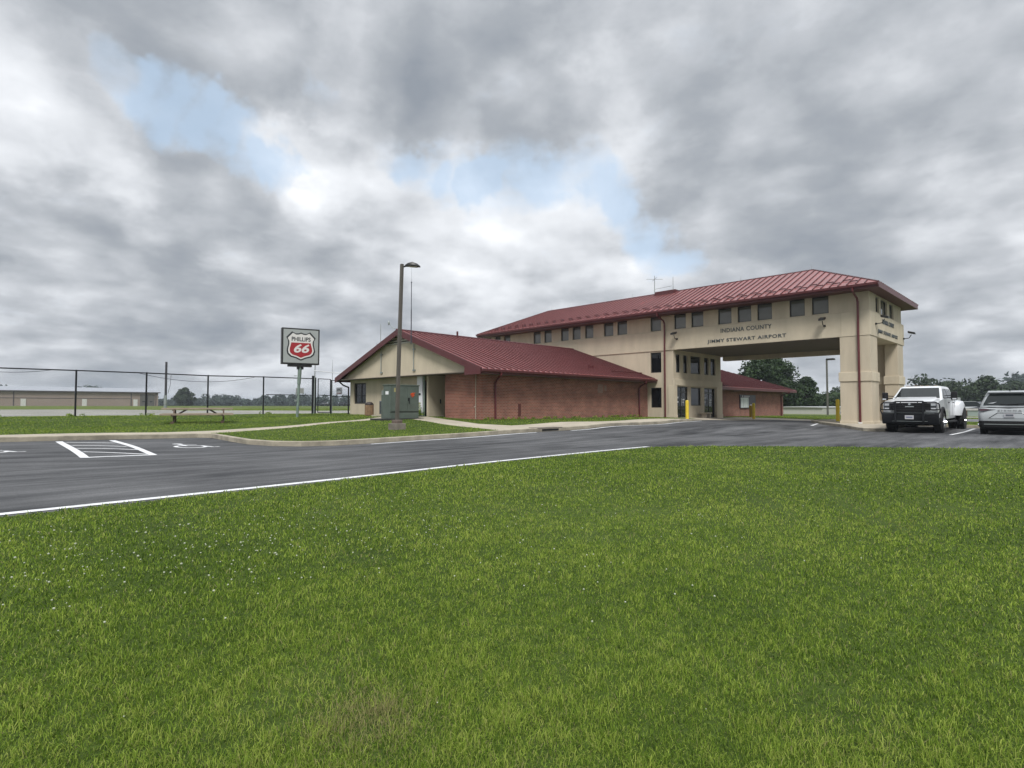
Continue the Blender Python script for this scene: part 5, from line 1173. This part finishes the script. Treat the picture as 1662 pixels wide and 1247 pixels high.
# ------------------------------------------------------------------ grass blades
def lf(u, w):      # slow colour field over the lawn, metres
    return (np.sin(u*.9 + 1.3*np.sin(w*.55)) * np.sin(w*.75 + 1.1*np.sin(u*.6)) * .5 + .30*np.sin(u*2.9 + w*1.7 + 2*np.sin(w*1.1)) * np.sin(w*3.3 - u*1.3) + .25*np.sin(u*.23 + .6)*np.sin(w*.31 + 1.0))
def grass(name, N0, r0, r1, amax, hgt, wfac, seed, keep, pw=1.0, outer=0.0):
    g = np.random.default_rng(seed)
    q_ = g.random(N0)*2 - 1; o_ = g.random(N0) < outer; q_ = np.where(o_, np.sign(q_)*(amax + np.abs(q_)*45), q_*amax); a = np.radians(45) - np.radians(q_); r = r0 * (r1/r0)**(g.random(N0)**pw)
    u, w = r*np.cos(a), r*np.sin(a); k = keep(u, w); u, w, r = u[k], w[k], r[k]; n = len(u)
    # thin patches where the soil shows
    thin = np.sin(u*1.9 + 2*np.sin(w*1.3))*np.sin(w*2.3 + 1.5*np.sin(u*1.1))
    k = g.random(n) > np.clip((thin - .55)*1.2, 0, .6); u, w, r, thin = u[k], w[k], r[k], thin[k]; n = len(u)
    z = surf(u, w) - .004; f = lf(u, w)
    clump = np.sin(u*11 + 3*np.sin(w*7))*np.sin(w*13 + 2*np.sin(u*9))
    h = hgt * (.45 + .9*g.random(n)) * (1 + .35*clump) * (1 + .15*f); wd = np.maximum(.0021 + .0015*g.random(n), r*wfac*(.6 + .8*g.random(n)))
    th = g.random(n)*2*np.pi; lean = np.abs(g.normal(0, .8, n)) + .15; ld = g.random(n)*2*np.pi
    dirx, diry = np.cos(ld), np.sin(ld); tx, ty = np.cos(th)*wd/2, np.sin(th)*wd/2
    m1 = .55*h; x1, y1_, z1_ = u + dirx*m1*np.sin(lean*.6), w + diry*m1*np.sin(lean*.6), z + m1*np.cos(lean*.6)
    l2 = np.minimum(lean*1.9, 1.75); x2, y2, z2 = x1 + dirx*(h-m1)*np.sin(l2), y1_ + diry*(h-m1)*np.sin(l2), z1_ + (h-m1)*np.cos(l2)
    V = np.empty((n, 5, 3)); V[:,0] = np.stack([u-tx, w-ty, z], 1); V[:,1] = np.stack([u+tx, w+ty, z], 1); V[:,2] = np.stack([x1+tx*.8, y1_+ty*.8, z1_], 1); V[:,3] = np.stack([x1-tx*.8, y1_-ty*.8, z1_], 1); V[:,4] = np.stack([x2, y2, z2], 1)
    me = bpy.data.meshes.new(name); me.vertices.add(5*n); me.vertices.foreach_set('co', V.ravel().astype(np.float32))
    base = (np.arange(n, dtype=np.int32)*5)[:, None]; li = (base + np.array([0,1,2,3, 3,2,4], dtype=np.int32)).ravel(); me.loops.add(7*n); me.loops.foreach_set('vertex_index', li)
    ls = (np.arange(n, dtype=np.int32)*7)[:, None] + np.array([0, 4], dtype=np.int32); me.polygons.add(2*n); me.polygons.foreach_set('loop_start', ls.ravel()); me.update(calc_edges=True)
    tv = .46 + .17*f + .10*clump + .20*g.normal(0, 1, n); tv = np.clip(tv, .02, .82); dd = g.random(n) < .02 + .10*np.clip(thin-.3, 0, 1) + .75*np.exp(-((u-1.45)**2 + (w-2.4)**2)/.06) + .4*np.exp(-((u-.2)**2 + (w-2.6)**2)/.05); tv[dd] = .93 + .07*g.random(dd.sum())
    at = me.attributes.new('tint', 'FLOAT', 'FACE'); at.data.foreach_set('value', np.repeat(tv, 2).astype(np.float32)); me.materials.append(grass_blade)
    o = bpy.data.objects.new(name, me); S.collection.objects.link(o); meta(o, kind='stuff'); return o
def front_ok(u, w):
    j = .07*np.sin(u*9.1 + 2*np.sin(u*3.7)) * np.sin(u*23.0 + w*5); j2 = .04 + j
    return inpoly(u - j2*.3, w - j2, FL) | inpoly(u, w, FL)
def back_ok(u, w):
    bad = inpoly(u, w, ROAD) | inpoly(u, w, FL) | inpoly(u, w, ISLAND) | inpoly(u, w, WALK_DOOR) | inpoly(u, w, WALK_LEFT) | inpoly(u, w, APRON) | inpoly(u, w, BACKROAD)
    bad |= (u > 18.8) & (u < 58.9) & (w > 20.85) & (w < 33.8); bad |= (u > 33.8) & (u < 41.2) & (w > 18.8) & (w < 36.6)
    bad |= (dline(u, w, K1) < .17) & (u < 33) | (dline(u, w, K2) < .17) | (dline(u, w, K3) < .17)
    bad |= (u > 14.95) & (u < 17.4) & (w > 23.74) & (w < 24.86)
    return ~bad
grass('lawn_grass', 1150000, 1.1, 34, 50, .040, .0010, 1, front_ok, 1.0, .25)
grass('verge_grass', 520000, 15, 60, 47, .040, .0006, 2, back_ok, .75)
# clover heads
g = np.random.default_rng(8); PC = np.array([(0.6, 6.7), (0.9, 5.9), (1.2, 5.8), (1.8, 5.9), (0.6, 5.7), (2.8, 6.1), (3.7, 6.2), (4.5, 6.0), (4.0, 4.7), (7.5, 5.2), (9.0, 3.5), (0.6, 5.1), (1.5, 4.8), (2.2, 5.1), (2.9, 5.2), (3.4, 5.1), (6.6, 5.9), (6.6, 3.4), (11.1, 2.0), (3.8, 3.3)])
n = 640; i_ = g.integers(0, len(PC), n); rc = np.hypot(PC[i_,0], PC[i_,1]); sp = .10*rc
u = PC[i_,0] + g.normal(0, 1, n)*sp; w = PC[i_,1] + g.normal(0, 1, n)*sp
uu = np.array([1.7,.6,2.6,4.2,5.5,2.9,7.2,6.1]); ww = np.array([2.2,3.0,1.3,2.2,1.0,4.5,2.2,-.5]); u = np.append(u, uu); w = np.append(w, ww)
k = inpoly(u, w, FL); u, w = u[k], w[k]; z = surf(u, w); m = MB()
for x_, y_, z_ in zip(u, w, z):
    hh = .045 + .03*g.random(); rr = .0042 + .003*g.random(); m.sphere((x_, y_, z_+hh), rr*(.6+.8*g.random()), 6, 4, (1,1,.85))
o = m.build('clover_flowers', mat('clover_white', (.42,.44,.34), .8), None); meta(o, kind='stuff')

# ------------------------------------------------------------------ haze: one even volume round everything
hm = bpy.data.materials.new('haze_air'); hm.use_nodes = True; t_ = hm.node_tree; t_.nodes.clear()
pv = t_.nodes.new('ShaderNodeVolumePrincipled'); pv.inputs['Color'].default_value = (.80, .88, .97, 1); pv.inputs['Density'].default_value = .0004; pv.inputs['Anisotropy'].default_value = .2
ho = t_.nodes.new('ShaderNodeOutputMaterial'); t_.links.new(pv.outputs[0], ho.inputs['Volume'])
o = MB().box(-3600, 3600, -3600, 3600, -2.6, 34).build('haze', hm, None); meta(o, kind='stuff')
